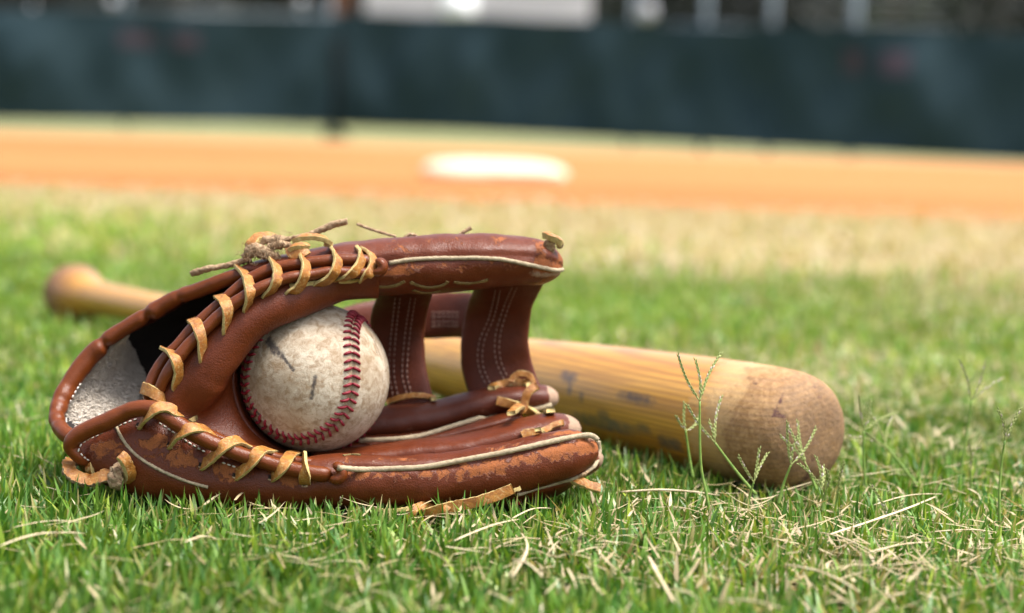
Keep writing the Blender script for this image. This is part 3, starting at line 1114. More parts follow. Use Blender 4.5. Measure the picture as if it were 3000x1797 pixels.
thumb = tube('thumb', [(640, 806, .935, 10, 8), (720, 795, .935, 24, 12), (810, 785, .936, 36, 15), (900, 788, .938, 55, 17), (1000, 788, .940, 76, 19), (1100, 784, .942, 83, 20),
                       (1202, 778, .943, 87, 20), (1337, 770, .945, 86, 20), (1438, 764, .946, 78, 20), (1539, 765, .948, 70, 19), (1600, 774, .949, 66, 18), (1649, 784, .950, 60, 16)],
              M_LEA, glove, n=130, m=56, ex=2.25, amp=0.0007, fr=70, round0=0.03, round1=0.015, lump=thumb_lump,
              wear=lambda t, a: band(-0.15, 0.30, 0.50)(t, a) * (t > .4) + band(0.9, 0.6, 0.40)(t, a) * (t > .45) + (0.35 if t > .9 else 0),
              pale=lambda t, a: 0.62 * min(1, max(0, (t - 0.80) / 0.12)) * band(-0.45, 0.35)(t, a) + 0.2 * (t > .97))

# little finger and heel side: the long front lobe
def pinky_lump(t, a):
    aa_ = (a + math.pi) % (2 * math.pi) - math.pi
    return -0.0012 * math.exp(-((aa_ - 0.42) / 0.09) ** 2) if t > 0.5 else 0


pinky = tube('little_finger', [(216, 1325, .912, 20, 5), (262, 1330, .909, 62, 8), (340, 1332, .907, 100, 10), (440, 1335, .905, 122, 12), (560, 1370, .904, 104, 13), (700, 1402, .902, 84, 13),
                               (850, 1416, .901, 72, 13), (1000, 1406, .901, 79, 14), (1150, 1410, .901, 75, 14), (1300, 1403, .902, 76, 14), (1450, 1384, .903, 80, 14), (1570, 1354, .906, 77, 14),
                               (1660, 1332, .909, 72, 13), (1752, 1312, .913, 60, 12)],
             M_LEAW, glove, n=160, m=56, ex=2.3, amp=0.0008, fr=60, round0=0.012, round1=0.014, lump=pinky_lump,
             wear=lambda t, a: band(0.17, 0.36, 0.62)(t, a) + band(0.9, .35, .35)(t, a) * (t > .5) - (0.3 if t < .05 else 0) + (0.15 if t > .9 else 0),
             pale=lambda t, a: 0.35 * (t > .965) + band(0.75, .18, .38)(t, a) * (t > .55))

ring = tube('ring_finger', [(1250, 1425, .925, 52, 14), (1400, 1420, .927, 54, 14), (1550, 1390, .930, 52, 14), (1660, 1362, .932, 48, 13), (1768, 1338, .934, 44, 12)],
            M_LEA, glove, n=60, m=36, amp=0.0006, round1=0.012, pale=tipmask(0.93, 0.8))
back = tube('finger_backs', [(330, 1415, .925, 30, 12), (480, 1440, .925, 42, 22), (700, 1450, .928, 45, 30), (950, 1458, .93, 42, 34), (1250, 1468, .928, 38, 34), (1450, 1458, .928, 40, 30), (1600, 1428, .93, 32, 26), (1690, 1402, .932, 20, 20)],
            M_LEA, glove, n=80, m=36, amp=0.0008, round0=0.01, round1=0.01)
middle = tube('middle_finger', [(930, 1352, .950, 40, 24), (1045, 1350, .950, 42, 24), (1200, 1336, .951, 49, 24), (1344, 1322, .952, 50, 24), (1447, 1299, .953, 50, 23), (1550, 1274, .954, 54, 22), (1630, 1262, .955, 53, 20), (1703, 1256, .956, 46, 18)],
              M_LEA, glove, n=90, m=44, ex=2.2, amp=0.0007, fr=60, round1=0.013,
              pale=lambda t, a: 0.85 * min(1, max(0, (t - .925) / .03)), wear=lambda t, a: 0.12)
index = tube('index_finger', [(960, 1250, .976, 52, 18), (1100, 1246, .980, 54, 18), (1240, 1232, .984, 53, 18), (1309, 1216, .986, 50, 17), (1378, 1196, .988, 50, 17), (1447, 1180, .990, 46, 16), (1550, 1169, .992, 42, 16), (1634, 1167, .995, 40, 15)],
             M_WEB, glove, n=90, m=44, ex=2.2, amp=0.0007, fr=60, round1=0.012,
             pale=lambda t, a: 0.85 * min(1, max(0, (t - .915) / .03)), wear=lambda t, a: band(-0.3, 0.4, 0.4)(t, a))

tube('finger_bridge', [(960, 1310, .966, 34, 22), (1120, 1305, .968, 32, 22), (1240, 1292, .970, 30, 22), (1344, 1270, .973, 28, 20), (1447, 1244, .976, 26, 18), (1530, 1222, .980, 20, 14)], M_LEA, glove, n=60, m=28, amp=0.0005, round1=0.012)

# palm heel: from the laced edge over the padded lip into the pocket
E_ = [(1110, 797, .918), (1039, 800, .916), (972, 797, .914), (914, 804, .911), (837, 818, .909), (786, 838, .907), (740, 864, .906), (690, 895, .905), (640, 932, .904), (600, 967, .903), (565, 1007, .902),
      (535, 1047, .901), (505, 1092, .900), (485, 1132, .899), (475, 1172, .898), (485, 1212, .899), (525, 1245, .900), (590, 1278, .901), (660, 1306, .901), (730, 1328, .901), (810, 1347, .901), (890, 1360, .901), (960, 1370, .901)]
K_ = [(1108, 866, .930), (1045, 868, .926), (1003, 872, .922), (955, 890, .916), (900, 915, .911), (852, 936, .908), (795, 960, .905), (748, 993, .903), (711, 1039, .902), (685, 1075, .901), (660, 1105, .900),
      (645, 1130, .900), (636, 1150, .900), (622, 1168, .901), (606, 1188, .903), (590, 1212, .906), (600, 1245, .908), (650, 1278, .910), (710, 1302, .911), (780, 1325, .911), (850, 1340, .911), (910, 1348, .910), (970, 1352, .908)]
PR = 0.0392


def bowl(theta, phi, r=PR):
    """point of the pocket bowl round the ball: theta in the picture plane, phi from the view axis"""
    return BC + r * (math.sin(phi) * (math.cos(theta) * cr_ + math.sin(theta) * cu_) + math.cos(phi) * cv)


rowE = [W(*p) for p in E_]
rowK = [W(*p) for p in K_]
rowM = []
for i, (e, k) in enumerate(zip(rowE, rowK)):
    mid = 0.5 * (e + k)
    t = i / (len(rowE) - 1)
    bulge = 0.0055 * math.sin(math.pi * min(1, t * 1.5)) if t < .66 else 0.0015
    rowM.append(mid + unit(CAM - mid) * bulge)
row0 = [e + (FWD * 0.012) + unit(e - k) * 0.004 for e, k in zip(rowE, rowK)]
row2, row3 = [], []
for i, p in enumerate(K_):
    th_ = math.atan2(-(p[1] - 1107), p[0] - 923)
    if p[0] > 900 and p[1] < 1000:
        row2.append(W(p[0], p[1] - 14, .948)); row3.append(W(p[0], p[1] - 50, .962))
    else:
        row2.append(bowl(th_, R(76), PR + 0.0015)); row3.append(bowl(th_, R(108)))
grid_mesh('palm_heel', grid_surface([row0, rowE, rowM, rowK, row2, row3], 150, 44), M_LEA, glove, 0.0022,
          wear=lambda u, v: 0.0)
# pocket: the bowl behind and below the ball
Bp = np.zeros((90, 40, 3))
for i in range(90):
    th_ = R(118) + (R(335) - R(118)) * i / 89           # from upper left, round the left and bottom, to lower right
    for j in range(40):
        p0_ = R(72) + R(62) * min(1.0, max(0.0, (th_ - R(262)) / R(35)))
        ph_ = p0_ + (R(180) - p0_) * j / 39
        r = PR + 0.002
        Bp[i, j] = bowl(th_, ph_, r)
grid_mesh('pocket', Bp, M_WEB, glove, 0.002)

# back of the glove from the wrist rim to behind the pocket (outer leather, lining blackened for the shade inside)
RIM = [(735, 800, .930), (660, 815, .934), (590, 846, .938), (520, 871, .941), (465, 903, .943), (405, 938, .945), (350, 972, .946), (308, 1003, .946), (255, 1057, .945), (215, 1110, .942), (188, 1155, .938), (172, 1198, .932), (168, 1230, .926),
       (180, 1258, .918), (206, 1282, .911), (236, 1300, .906)]
IN1 = [(760, 800, .955), (740, 825, .970), (715, 850, .985), (690, 880, .995), (665, 920, 1.0), (645, 960, 1.005), (625, 1000, 1.008), (605, 1045, 1.008), (585, 1090, 1.006), (565, 1140, 1.0), (550, 1180, .992), (535, 1220, .98), (520, 1260, .968),
       (505, 1300, .955), (480, 1330, .94), (450, 1360, .93)]
rim = [W(*p) for p in RIM]
in1 = [W(*p) for p in IN1]
mid1 = [0.55 * a + 0.45 * b + FWD * 0.014 + UP0 * 0.004 for a, b in zip(rim, in1)]
in2 = [W(920 + 0.02 * (p[0] - 600), 840 + (p[1] - 800) * 0.85, .995) for p in IN1]
Bk = grid_surface([rim, mid1, in1, in2], 90, 36)
grid_mesh('back_panel', Bk + FWD * 0.0016, M_LEA, glove, 0.0015, wear=lambda u, v: 0.1)
grid_mesh('lining', Bk - FWD * 0.0006, M_LINING, glove, 0.0008, surf=False)

# rolled edges
def roll(name, pts, mat=M_ROLL, r0=0.006, r1=0.006, amp=0.0004, fr=90, **kw):
    return tube(name, pts, mat, glove, n=kw.pop('n', 110), m=20, amp=amp, fr=fr, round0=r0, round1=r1, **kw)


def rim_lump(t, a):
    s = 0
    for c, w, h in ((0.37, 0.014, -0.0022), (0.345, 0.022, 0.0008), (0.53, 0.012, -0.0020), (0.55, 0.025, 0.0008), (0.25, 0.01, -0.0008), (0.70, 0.02, -0.0006), (0.76, 0.014, -0.0009), (0.81, 0.016, -0.001), (0.86, 0.014, -0.0008)):
        s += h * math.exp(-((t - c) / w) ** 2)
    return s * (0.4 + 0.6 * max(0.0, math.cos(a + 0.7)))


roll('rim_roll', [(742, 795, .926, 14, 3), (690, 812, .928, 19, 3.4), (650, 824, .930, 21, 3.8), (590, 848, .934, 22, 4), (520, 872, .937, 22, 4), (470, 900, .939, 23, 4), (405, 938, .941, 24, 4), (350, 972, .942, 24, 4), (308, 1003, .942, 25, 4), (255, 1057, .941, 28, 4.2),
                   (215, 1110, .938, 29, 4.2), (188, 1155, .934, 29, 4), (172, 1198, .928, 27, 4), (169, 1232, .922, 26, 4), (182, 1260, .914, 24, 4), (208, 1280, .908, 24, 4), (250, 1292, .906, 20, 3)], n=170, lump=rim_lump, amp=0.0005, fr=65)
front = roll('cuff_roll', [(258, 1362, .900, 16, 3), (226, 1335, .897, 20, 3.4), (208, 1308, .896, 24, 3.8), (222, 1282, .895, 26, 4), (262, 1257, .894, 26, 4), (305, 1240, .893, 26, 4), (345, 1220, .892, 26, 4), (385, 1202, .891, 25, 4), (425, 1196, .890, 25, 4),
                            (462, 1203, .889, 25, 4), (505, 1231, .888, 24, 4), (560, 1266, .887, 24, 4), (625, 1300, .887, 23, 4), (700, 1330, .887, 23, 4), (780, 1356, .887, 23, 4), (860, 1376, .887, 23, 4), (930, 1388, .887, 22, 3.8), (975, 1391, .888, 25, 4)], n=170)
roll('palm_roll', [(560, 1238, .903, 12, 3), (610, 1270, .899, 15, 3), (670, 1298, .897, 16, 3), (740, 1322, .896, 16, 3), (820, 1343, .895, 15, 3), (900, 1355, .895, 14, 3), (965, 1362, .896, 13, 3)], n=80)
roll('heel_back_roll', [(432, 1178, .902, 14, 3), (434, 1145, .902, 16, 3), (449, 1105, .903, 17, 3), (478, 1055, .904, 17, 3), (520, 1010, .905, 17, 3), (560, 967, .906, 17, 3), (600, 928, .907, 17, 3), (640, 893, .908, 17, 3), (682, 857, .909, 17, 3), (726, 822, .910, 18, 3), (775, 797, .911, 19, 3.2),
                         (837, 779, .911, 18, 3.2), (914, 769, .912, 18, 3.2), (972, 763, .913, 18, 3.2), (1039, 763, .914, 18, 3.2), (1095, 768, .915, 20, 3.4)], n=170)
roll('heel_front_roll', [(455, 1192, .897, 13, 3), (462, 1155, .896, 16, 3.2), (480, 1113, .895, 18, 3.4), (511, 1065, .895, 19, 3.4), (551, 1015, .896, 19, 3.4), (600, 965, .897, 19, 3.4), (650, 920, .898, 19, 3.4), (700, 880, .899, 19, 3.4), (755, 848, .900, 18, 3.4), (805, 827, .902, 17, 3.2),
                          (860, 812, .904, 16, 3.2), (914, 804, .906, 16, 3.2), (972, 797, .908, 16, 3.2), (1039, 800, .910, 16, 3.2), (1095, 800, .912, 17, 3.2)], n=170)


def curl(c, d, r, name='roll_end'):
    """the folded end of the laced roll: leather doubled back on itself"""
    pts = []
    for k in range(9):
        a = R(118) - R(262) * k / 8
        pts.append((c[0] - 6 + r * math.cos(a), c[1] - r * math.sin(a), d - 0.001, 16, 4.0))
    roll(name, pts, n=48, r0=0.004, r1=0.004)


curl((1112, 782), .911, 15)
curl((990, 1386), .885, 19)

# web: two posts and a crossbar, each a padded strap
def slab(name, rows, th, mat, vert=True, n=60, m=28):
    P = np.array([list(W(a, b, d)) + list(W(c, e, d2)) for a, b, c, e, d, d2 in rows])
    S = spline(P, n)
    C = (S[:, :3] + S[:, 3:]) / 2
    Vd = S[:, 3:] - S[:, :3]
    hw = np.linalg.norm(Vd, axis=1) / 2
    Vd = unit(Vd); T = frames(C); Dd = unit(np.cross(T, Vd))
    V, Fc, wr, pl = sweep(C, hw, np.ones(n) * th, Vd, Dd, m=m, ex=2.9, amp=0.0004, fr=120)
    f = Fc[len(Fc) // 2 // m * m]; i = f[0] // m
    if np.dot(np.cross(V[f[1]] - V[f[0]], V[f[2]] - V[f[0]]), V[f[0]] - C[i]) < 0:
        Fc = [tuple(reversed(f)) for f in Fc]
    SURF.append((V, Fc))
    return mesh(name, V, Fc, mat, glove, {'wear': wr, 'pale': pl})


slab('web_post', [(1112, 800, 1280, 800, .955, .955), (1104, 868, 1266, 866, .978, .972), (1091, 905, 1256, 903, .988, .980), (1084, 954, 1246, 954, .994, .986), (1083, 1010, 1243, 1004, .996, .988), (1090, 1075, 1248, 1072, .995, .988), (1110, 1130, 1258, 1125, .992, .986), (1135, 1190, 1275, 1185, .988, .984), (1150, 1225, 1290, 1218, .985, .98)], 0.0034, M_WEB)
slab('web_post', [(1400, 800, 1610, 790, .960, .958), (1384, 856, 1592, 835, .982, .968), (1371, 888, 1573, 870, .992, .976), (1361, 930, 1559, 903, .998, .982), (1352, 988, 1551, 954, 1.0, .986), (1350, 1055, 1548, 1010, 1.0, .988), (1356, 1095, 1555, 1050, .999, .990), (1370, 1150, 1572, 1105, .995, .991), (1392, 1190, 1592, 1150, .99, .99)], 0.0034, M_WEB)
slab('web_crossbar', [(960, 925, 975, 1080, 1.02, 1.02), (1010, 902, 1020, 1050, 1.045, 1.045), (1085, 882, 1090, 1012, 1.06, 1.06), (1180, 868, 1180, 999, 1.065, 1.065), (1290, 858, 1290, 991, 1.065, 1.065), (1377, 857, 1370, 990, 1.055, 1.055), (1470, 862, 1460, 992, 1.03, 1.03), (1530, 880, 1525, 990, 1.0, 1.0)], 0.0035, M_WEB)

# fleece on the wrist strap
fa = [(385, 975, .950), (326, 1018, .950), (268, 1080, .949), (230, 1126, .946), (204, 1172, .942), (190, 1212, .936), (188, 1248, .929), (215, 1280, .920)]
fb = [(376, 988, .975), (396, 1026, .980), (415, 1070, .982), (434, 1112, .980), (442, 1150, .972), (440, 1190, .962), (430, 1230, .950), (410, 1270, .938)]
ra, rb = [W(*p) for p in fa], [W(*p) for p in fb]
rm = [0.5 * (a + b) - FWD * 0.004 for a, b in zip(ra, rb)]
Bf = grid_surface([ra, rm, rb], 170, 130)
for i in range(170):
    for j in range(130):
        p = Bf[i, j]
        h = nz(p, 170) + 1.0 * abs(nz(p + 0.31, 330)) + 0.3 * nz(p + 0.7, 700)
        sw = np.array([nz(p + 3.1, 420), nz(p + 5.7, 420), nz(p + 7.9, 420)])
        Bf[i, j] = p - FWD * (0.0011 * h + 0.0014) + sw * 0.0007
fl = grid_mesh('fleece_lining', Bf, M_FLEECE, glove, 0.0, surf=False)
build_bvh()
# woolly curls standing out of the fleece
mb = MB()
for _ in range(3800):
    i, j = random.randrange(4, 166), random.randrange(3, 127)
    p = Bf[i, j]
    d1 = unit([random.gauss(0, 1), random.gauss(0, .4), random.gauss(0, 1)])
    d2 = unit(np.cross(d1, FWD))
    r = random.uniform(0.0005, 0.0011)
    a0, turn = random.uniform(0, 6.28), random.uniform(2.5, 5.5)
    C = [p - FWD * 0.0002 * k + d1 * r * math.cos(a0 + turn * k / 5) + d2 * r * math.sin(a0 + turn * k / 5) - FWD * (0.0001 + 0.00008 * k * random.random()) for k in range(6)]
    mb.add(*cord(np.array(C), 0.00024, 4))
w = mb.build('wool_curls', M_FLEECE, fl)
w['kind'] = 'stuff'


# welts: pale piping along thumb, little finger, index finger and the back ridge
def piping(pts, half_px, name='piping', off=0.0, n=90, mat=M_PIPE, d=.92, push=0.55):
    P, Nn = on_surface(pts, off, n)
    r = half_px * d / F
    P = P + Nn * r * push
    V, Fc = cord(P, r, 10, amp=0.00022, fr=900, flat=1.0)
    return mesh(name, V, Fc, mat, glove)


piping([(1140, 773), (1202, 762), (1270, 758), (1337, 757), (1404, 758), (1472, 763), (1539, 774), (1590, 784), (1623, 791), (1644, 789, 3)], 6.5)
piping([(992, 1371), (1069, 1378), (1137, 1376), (1241, 1368), (1344, 1352), (1447, 1333), (1550, 1311), (1636, 1291), (1704, 1279), (1732, 1278), (1748, 1290, 1)], 8, push=0.35)
piping([(1752, 1296, 2), (1755, 1325, 2), (1746, 1354, 1), (1722, 1376), (1687, 1396), (1636, 1416), (1575, 1432), (1515, 1447)], 6)
piping([(1052, 1296), (1172, 1291), (1240, 1280), (1309, 1260), (1378, 1239), (1447, 1218), (1498, 1208), (1560, 1196), (1612, 1184)], 7.5, push=0.8)
piping([(342, 1252), (364, 1294), (402, 1336), (455, 1370), (515, 1398), (553, 1412), (610, 1428)], 4.5, push=0.35)


# stitching lines
def stitching(lines, L, gap, r, mat, name='stitching', off=0.0003):
    mb = MB()
    for pts in lines:
        P, Nn = on_surface(pts, off, 200)
        Ls = np.r_[0, np.cumsum(np.linalg.norm(np.diff(P, axis=0), axis=1))]
        s = 0
        while s + L < Ls[-1]:
            q = np.linspace(s, s + L, 4)
            C = np.stack([np.interp(q, Ls, P[:, k]) for k in range(3)], 1)
            mb.add(*cord(C, [r * .5, r, r, r * .5], 6))
            s += L + gap
    o = mb.build(name, mat, glove)
    o['kind'] = 'stuff'
    return o


stitching([[(362, 992), (326, 1024), (296, 1054), (270, 1083), (232, 1128), (206, 1174), (196, 1211), (194, 1240)]], 0.0017, 0.0010, 0.00038, M_STITCH)
stitching([[(228, 1325), (238, 1300), (289, 1275), (349, 1248), (402, 1229)], [(466, 1240), (508, 1268), (553, 1298), (606, 1328)], [(651, 1356), (704, 1374)], [(262, 1350), (240, 1335), (230, 1318)]], 0.0017, 0.0008, 0.00042, M_STITCH)
wl = []
for dx in (-7, 7):
    wl += [[(1165 + dx, 872), (1150 + dx, 1020), (1148 + dx, 1100), (1155 + dx, 1140), (1161 + dx, 1176)], [(1210 + dx, 872), (1192 + dx, 1000), (1186 + dx, 1100), (1192 + dx, 1130), (1203 + dx, 1165)],
           [(1458 + dx, 850), (1438 + dx, 937), (1411 + dx, 1004), (1409 + dx, 1072), (1436 + dx, 1136)], [(1507 + dx, 842), (1482 + dx, 903), (1458 + dx, 988), (1460 + dx, 1055), (1486 + dx, 1115)]]
for y in (917, 929, 944, 956):
    wl.append([(1265, y), (1300, y - 1), (1345, y)])
stitching(wl, 0.0020, 0.0009, 0.0004, M_WSTITCH)


# lacing
def strap(pts, w_px, h=0.00075, name='lace', n=26, d=.90, off=None, mat=M_LACE, parent=glove, rough=0.0003, N=None):
    """strap laid over the surface; end points marked with a third value dive away from the camera"""
    off = h * 1.1 if off is None else off
    P, Nn = on_surface(pts, off)
    # let the strap span hollows: straighten towards the camera side
    S = spline(np.hstack([P, Nn]), n)
    C, NN = S[:, :3], unit(S[:, 3:])
    for _ in range(2):
        C[1:-1] = 0.25 * C[:-2] + 0.5 * C[1:-1] + 0.25 * C[2:]
        NN[1:-1] = unit(NN[:-2] + 2 * NN[1:-1] + NN[2:])
    V, Fc, mi = ribbon(C, NN, w_px * d / F, h, rough)
    return mesh(name, V, Fc, mat, parent, midx=mi)


def loop(pts, w_px=15, tilt=0.0, name='lace', n=30):
    """lace loop bridging the rolled edge: path from its hole over the rolls and down behind them"""
    q = spline(np.array([(x, y, 0.0) for x, y in pts]), n)[:, :2]
    P, Nn = on_surface([(x, y) for x, y in q], 0.0)
    dep = (P - CAM) @ FWD
    # taut strap: lower envelope of the depth along the path
    L = np.r_[0, np.cumsum(np.linalg.norm(np.diff(q, axis=0), axis=1))]
    env = dep.copy()
    for a in range(n):
        for b in range(a + 2, n):
            t = (L[a + 1:b] - L[a]) / (L[b] - L[a])
            env[a + 1:b] = np.minimum(env[a + 1:b], dep[a] * (1 - t) + dep[b] * t)
    for _ in range(3):
        env[1:-1] = np.minimum(env[1:-1], 0.25 * env[:-2] + 0.5 * env[1:-1] + 0.25 * env[2:])
    P = np.array([W(x, y, dd - 0.0011) for (x, y), dd in zip(q, env)])
    e0, e1 = q[0] - q[3], q[-1] - q[-4]
    P = np.vstack([W(*(q[0] + unit(e0) * 5), env[0] + 0.004), P, W(*(q[-1] + unit(e1) * 6), env[-1] + 0.004), W(*(q[-1] + unit(e1) * 2), env[-1] + 0.009)])
    S = spline(P, n + 8)
    Bd = unit(np.cross(S[-4] - S[3], FWD))
    if np.dot(Bd, RT) < 0: Bd = -Bd
    T = frames(S)
    NN = unit(np.cross(T, Bd))
    if (NN @ FWD).mean() > 0: NN = -NN
    NN = unit(NN * math.cos(tilt) + Bd * math.sin(tilt))
    w = np.ones(len(S)) * w_px * 1.1 * 0.89 / F * (1 + 0.08 * np.array([nz(p, 300) for p in S]))
    V, Fc, mi = ribbon(S, NN, w, 0.0008, 0.00030)
    return mesh(name, V, Fc, M_LACE, glove, midx=mi)


loop([(722, 905), (732, 870), (730, 835), (720, 806), (704, 788)], 15, 0.75)
loop([(655, 972), (667, 930), (664, 897), (652, 875), (638, 866)], 15, 0.75)
loop([(587, 1052), (593, 1011), (586, 974), (574, 946), (560, 935)], 15, 0.75)
loop([(515, 1130), (523, 1091), (517, 1060), (502, 1034), (488, 1026)], 15, 0.75)
loop([(482, 1174), (462, 1160), (440, 1146), (418, 1137)], 16, 0.25)
loop([(413, 1243), (432, 1219), (460, 1196), (492, 1194), (519, 1211)], 16, -0.7)
loop([(502, 1300), (523, 1276), (558, 1255), (596, 1257), (621, 1271)], 16, -0.7)
loop([(596, 1360), (628, 1336), (664, 1301), (700, 1291), (720, 1303)], 17, -0.7)
loop([(696, 1390), (734, 1358), (764, 1320), (798, 1321)], 17, -0.7)
loop([(800, 1396), (828, 1370), (853, 1332), (889, 1326)], 16, -0.7)
loop([(893, 1414), (893, 1385), (892, 1355), (890, 1335)], 15, -0.7)
loop([(779, 866), (800, 846), (813, 812), (809, 780), (797, 764)], 15, 0.75)
loop([(848, 857), (871, 848), (890, 816), (897, 778), (886, 752)], 15, 0.75)
loop([(930, 835), (965, 818), (985, 789), (989, 756), (976, 736)], 15, 0.75)
loop([(990, 822), (1026, 808), (1054, 775), (1060, 748), (1052, 738)], 14, 0.75)
loop([(1062, 818), (1083, 800), (1094, 775), (1086, 744), (1070, 735)], 14, 0.75)
# dark patches painted as the shade in the lace holes, with their rims
M_HOLESHADE = simple('lace_hole_shade', (0.008, 0.004, 0.002), (0.015, 0.008, 0.004), 500, 0.9, 0.0)
for hx, hy, ax, ay in ((721, 912, 1, -.4), (655, 980, 1, -.3), (588, 1060, 1, -.3), (515, 1138, 1, -.3), (484, 1180, .3, 1), (409, 1247, 1, .5), (498, 1304, 1, .5), (591, 1363, 1, .3), (690, 1393, 1, .2), (795, 1399, 1, .1), (893, 1418, 1, 0),
                       (778, 871, 1, -.3), (847, 862, 1, -.2), (928, 839, 1, -.1)):
    strap([(hx - 8 * ax, hy - 8 * ay), (hx, hy), (hx + 8 * ax, hy + 8 * ay)], 5.5, 0.0004, name='hole_shade', mat=[M_HOLESHADE] * 3, n=8, off=0.0001, rough=0.0)
    strap([(hx - 9 * ax, hy - 9 * ay + 6), (hx, hy + 8), (hx + 9 * ax, hy + 9 * ay + 6)], 2.2, 0.0003, name='hole_rim', mat=[M_SUEDE] * 3, n=8, off=0.0002, rough=0.0002)
# the yellow lace run lying under the upper loops
strap([(848, 842), (880, 838), (920, 832), (952, 823)], 6, 0.0009, mat=[M_LACE[1]] * 3)
strap([(990, 822), (1020, 820), (1050, 816)], 5, 0.0009, mat=[M_LACE[1]] * 3)
# lace slots under the thumb and in the palm
for pts in ([(1068, 826), (1110, 840), (1150, 838), (1186, 824)], [(1202, 826), (1250, 842), (1300, 834), (1312, 824)], [(1330, 826), (1370, 830), (1430, 820)], [(1210, 850), (1250, 858), (1290, 852)]):
    strap(pts, 4.5, 0.0006, mat=[M_SLOT] * 3, off=-0.0001)
strap([(556, 1236), (578, 1220), (594, 1204), (603, 1188)], 7, 0.0007, mat=[M_SLOT] * 3, off=-0.0001)
strap([(664, 1100), (680, 1076), (694, 1058), (705, 1044)], 8, 0.0007, mat=[M_SLOT] * 3, off=-0.0001)
strap([(768, 968), (785, 960), (808, 950)], 7, 0.0007, mat=[M_SLOT] * 3, off=-0.0001)
strap([(1006, 1336), (1030, 1333), (1056, 1335)], 4, 0.0006, mat=[M_SLOT] * 3, off=-0.0001)
# laces on the finger tips
strap([(1440, 1143), (1465, 1130), (1498, 1122), (1535, 1124), (1552, 1132)], 12, 0.0011, n=30)
strap([(1503, 1120), (1510, 1102), (1530, 1094), (1552, 1102), (1562, 1126)], 9, 0.0010, n=24, off=0.004)
strap([(1452, 1176), (1490, 1180), (1530, 1186), (1570, 1200), (1615, 1220)], 14, 0.0010, n=30, off=0.003)
strap([(1572, 1152), (1545, 1160), (1525, 1185), (1512, 1220), (1506, 1244)], 13, 0.0010, n=30, off=0.006)
strap([(1528, 1278), (1552, 1270), (1578, 1270)], 13, 0.0009, off=0.0015)
strap([(1578, 1276), (1600, 1262), (1625, 1250), (1645, 1247)], 9, 0.0009, off=0.003)
strap([(1140, 1180), (1180, 1166), (1225, 1160), (1262, 1168), (1272, 1180)], 8, 0.0009, off=0.002)


def free(pts, w_px, h, name='lace', mat=M_LACE, nrm=None, n=30, rough=0.0004):
    """strap through points given with their own depth"""
    P = np.array([W(*p[:3]) for p in pts])
    C = spline(P, n)
    d = np.mean([p[2] for p in pts])
    base = np.array(nrm if nrm is not None else -FWD, float)
    NN = np.repeat(unit(base)[None], n, 0)
    V, Fc, mi = ribbon(C, NN, w_px * d / F, h, rough)
    return mesh(name, V, Fc, mat, glove, midx=mi)


def suede(pts, radii, name='lace_end', m=12, amp=0.0007, fr=700, flat=0.75):
    P = spline(np.array([list(W(*p[:3])) + [r * p[2] / F] for p, r in zip(pts, radii)]), 50)
    V, Fc = cord(P[:, :3], P[:, 3], m, amp, fr, flat)
    return mesh(name, V, Fc, M_SUEDE, glove)


# knot on the wrist strap, lower left
free([(212, 1349, .905), (202, 1364, .899), (207, 1384, .896), (228, 1401, .895), (258, 1408, .895), (290, 1403, .895), (312, 1393, .896), (338, 1386, .897)], 20, 0.0012, nrm=[0.15, -0.62, 0.75], mat=[M_LACE[0], M_SUEDE, M_SUEDE], n=44, rough=0.0009)
free([(268, 1352, .903), (261, 1372, .899), (272, 1392, .902)], 10, 0.0012, nrm=[-0.4, -0.8, 0.2])
suede([(350, 1372, .897), (338, 1390, .892), (336, 1408, .890), (344, 1424, .894), (356, 1428, .900)], [16, 20, 21, 17, 9], amp=0.0012, fr=420)
suede([(346, 1358, .896), (342, 1378, .890), (346, 1398, .890), (352, 1412, .894)], [9, 13, 14, 10], amp=0.001, fr=500)
free([(352, 1334, .887), (364, 1346, .887), (376, 1370, .889), (380, 1392, .892), (372, 1408, .896)], 15, 0.0018, nrm=[0.55, -0.8, 0.25])
suede([(380, 1398, .898), (400, 1413, .898), (425, 1420, .901)], [12, 8, 2], amp=0.0004)
# big frayed knot above the thumb
suede([(561, 803, .935), (600, 790, .933), (640, 783, .932), (690, 772, .932), (735, 758, .932)], [11, 12, 11, 12, 14], amp=0.0006)
suede([(722, 752, .930), (742, 734, .926), (770, 738, .924), (800, 752, .925), (822, 764, .928)], [14, 20, 21, 16, 9], amp=0.0011, fr=420, flat=0.9)
suede([(745, 722, .932), (775, 706, .931), (815, 700, .932), (850, 704, .934)], [14, 14, 13, 10], amp=0.0012, fr=420)
suede([(790, 730, .926), (815, 718, .925), (845, 722, .925), (850, 742, .927)], [13, 15, 14, 10], amp=0.0011, fr=520)
free([(728, 742, .930), (735, 718, .928), (755, 698, .931), (790, 694, .935), (812, 700, .938)], 17, 0.0013, nrm=[-0.3, -0.6, 0.75])
suede([(820, 706, .930), (865, 696, .930), (905, 687, .930), (945, 672, .930), (985, 656, .930), (1018, 650, .930)], [9, 9, 9, 12, 14, 12], amp=0.0007)
free([(862, 706, .922), (884, 697, .920), (915, 694, .920), (945, 699, .921), (960, 708, .923), (962, 720, .925)], 12, 0.0012, nrm=[0.1, -0.25, 0.95], n=36)
free([(846, 742, .915), (856, 726, .912), (880, 720, .911), (902, 722, .914)], 9, 0.0012, nrm=[0.05, -0.5, 0.85])
free([(850, 728, .914), (858, 744, .912), (880, 742, .911), (900, 732, .913)], 15, 0.0012, nrm=[0.05, -0.95, 0.3])
fz = MB()
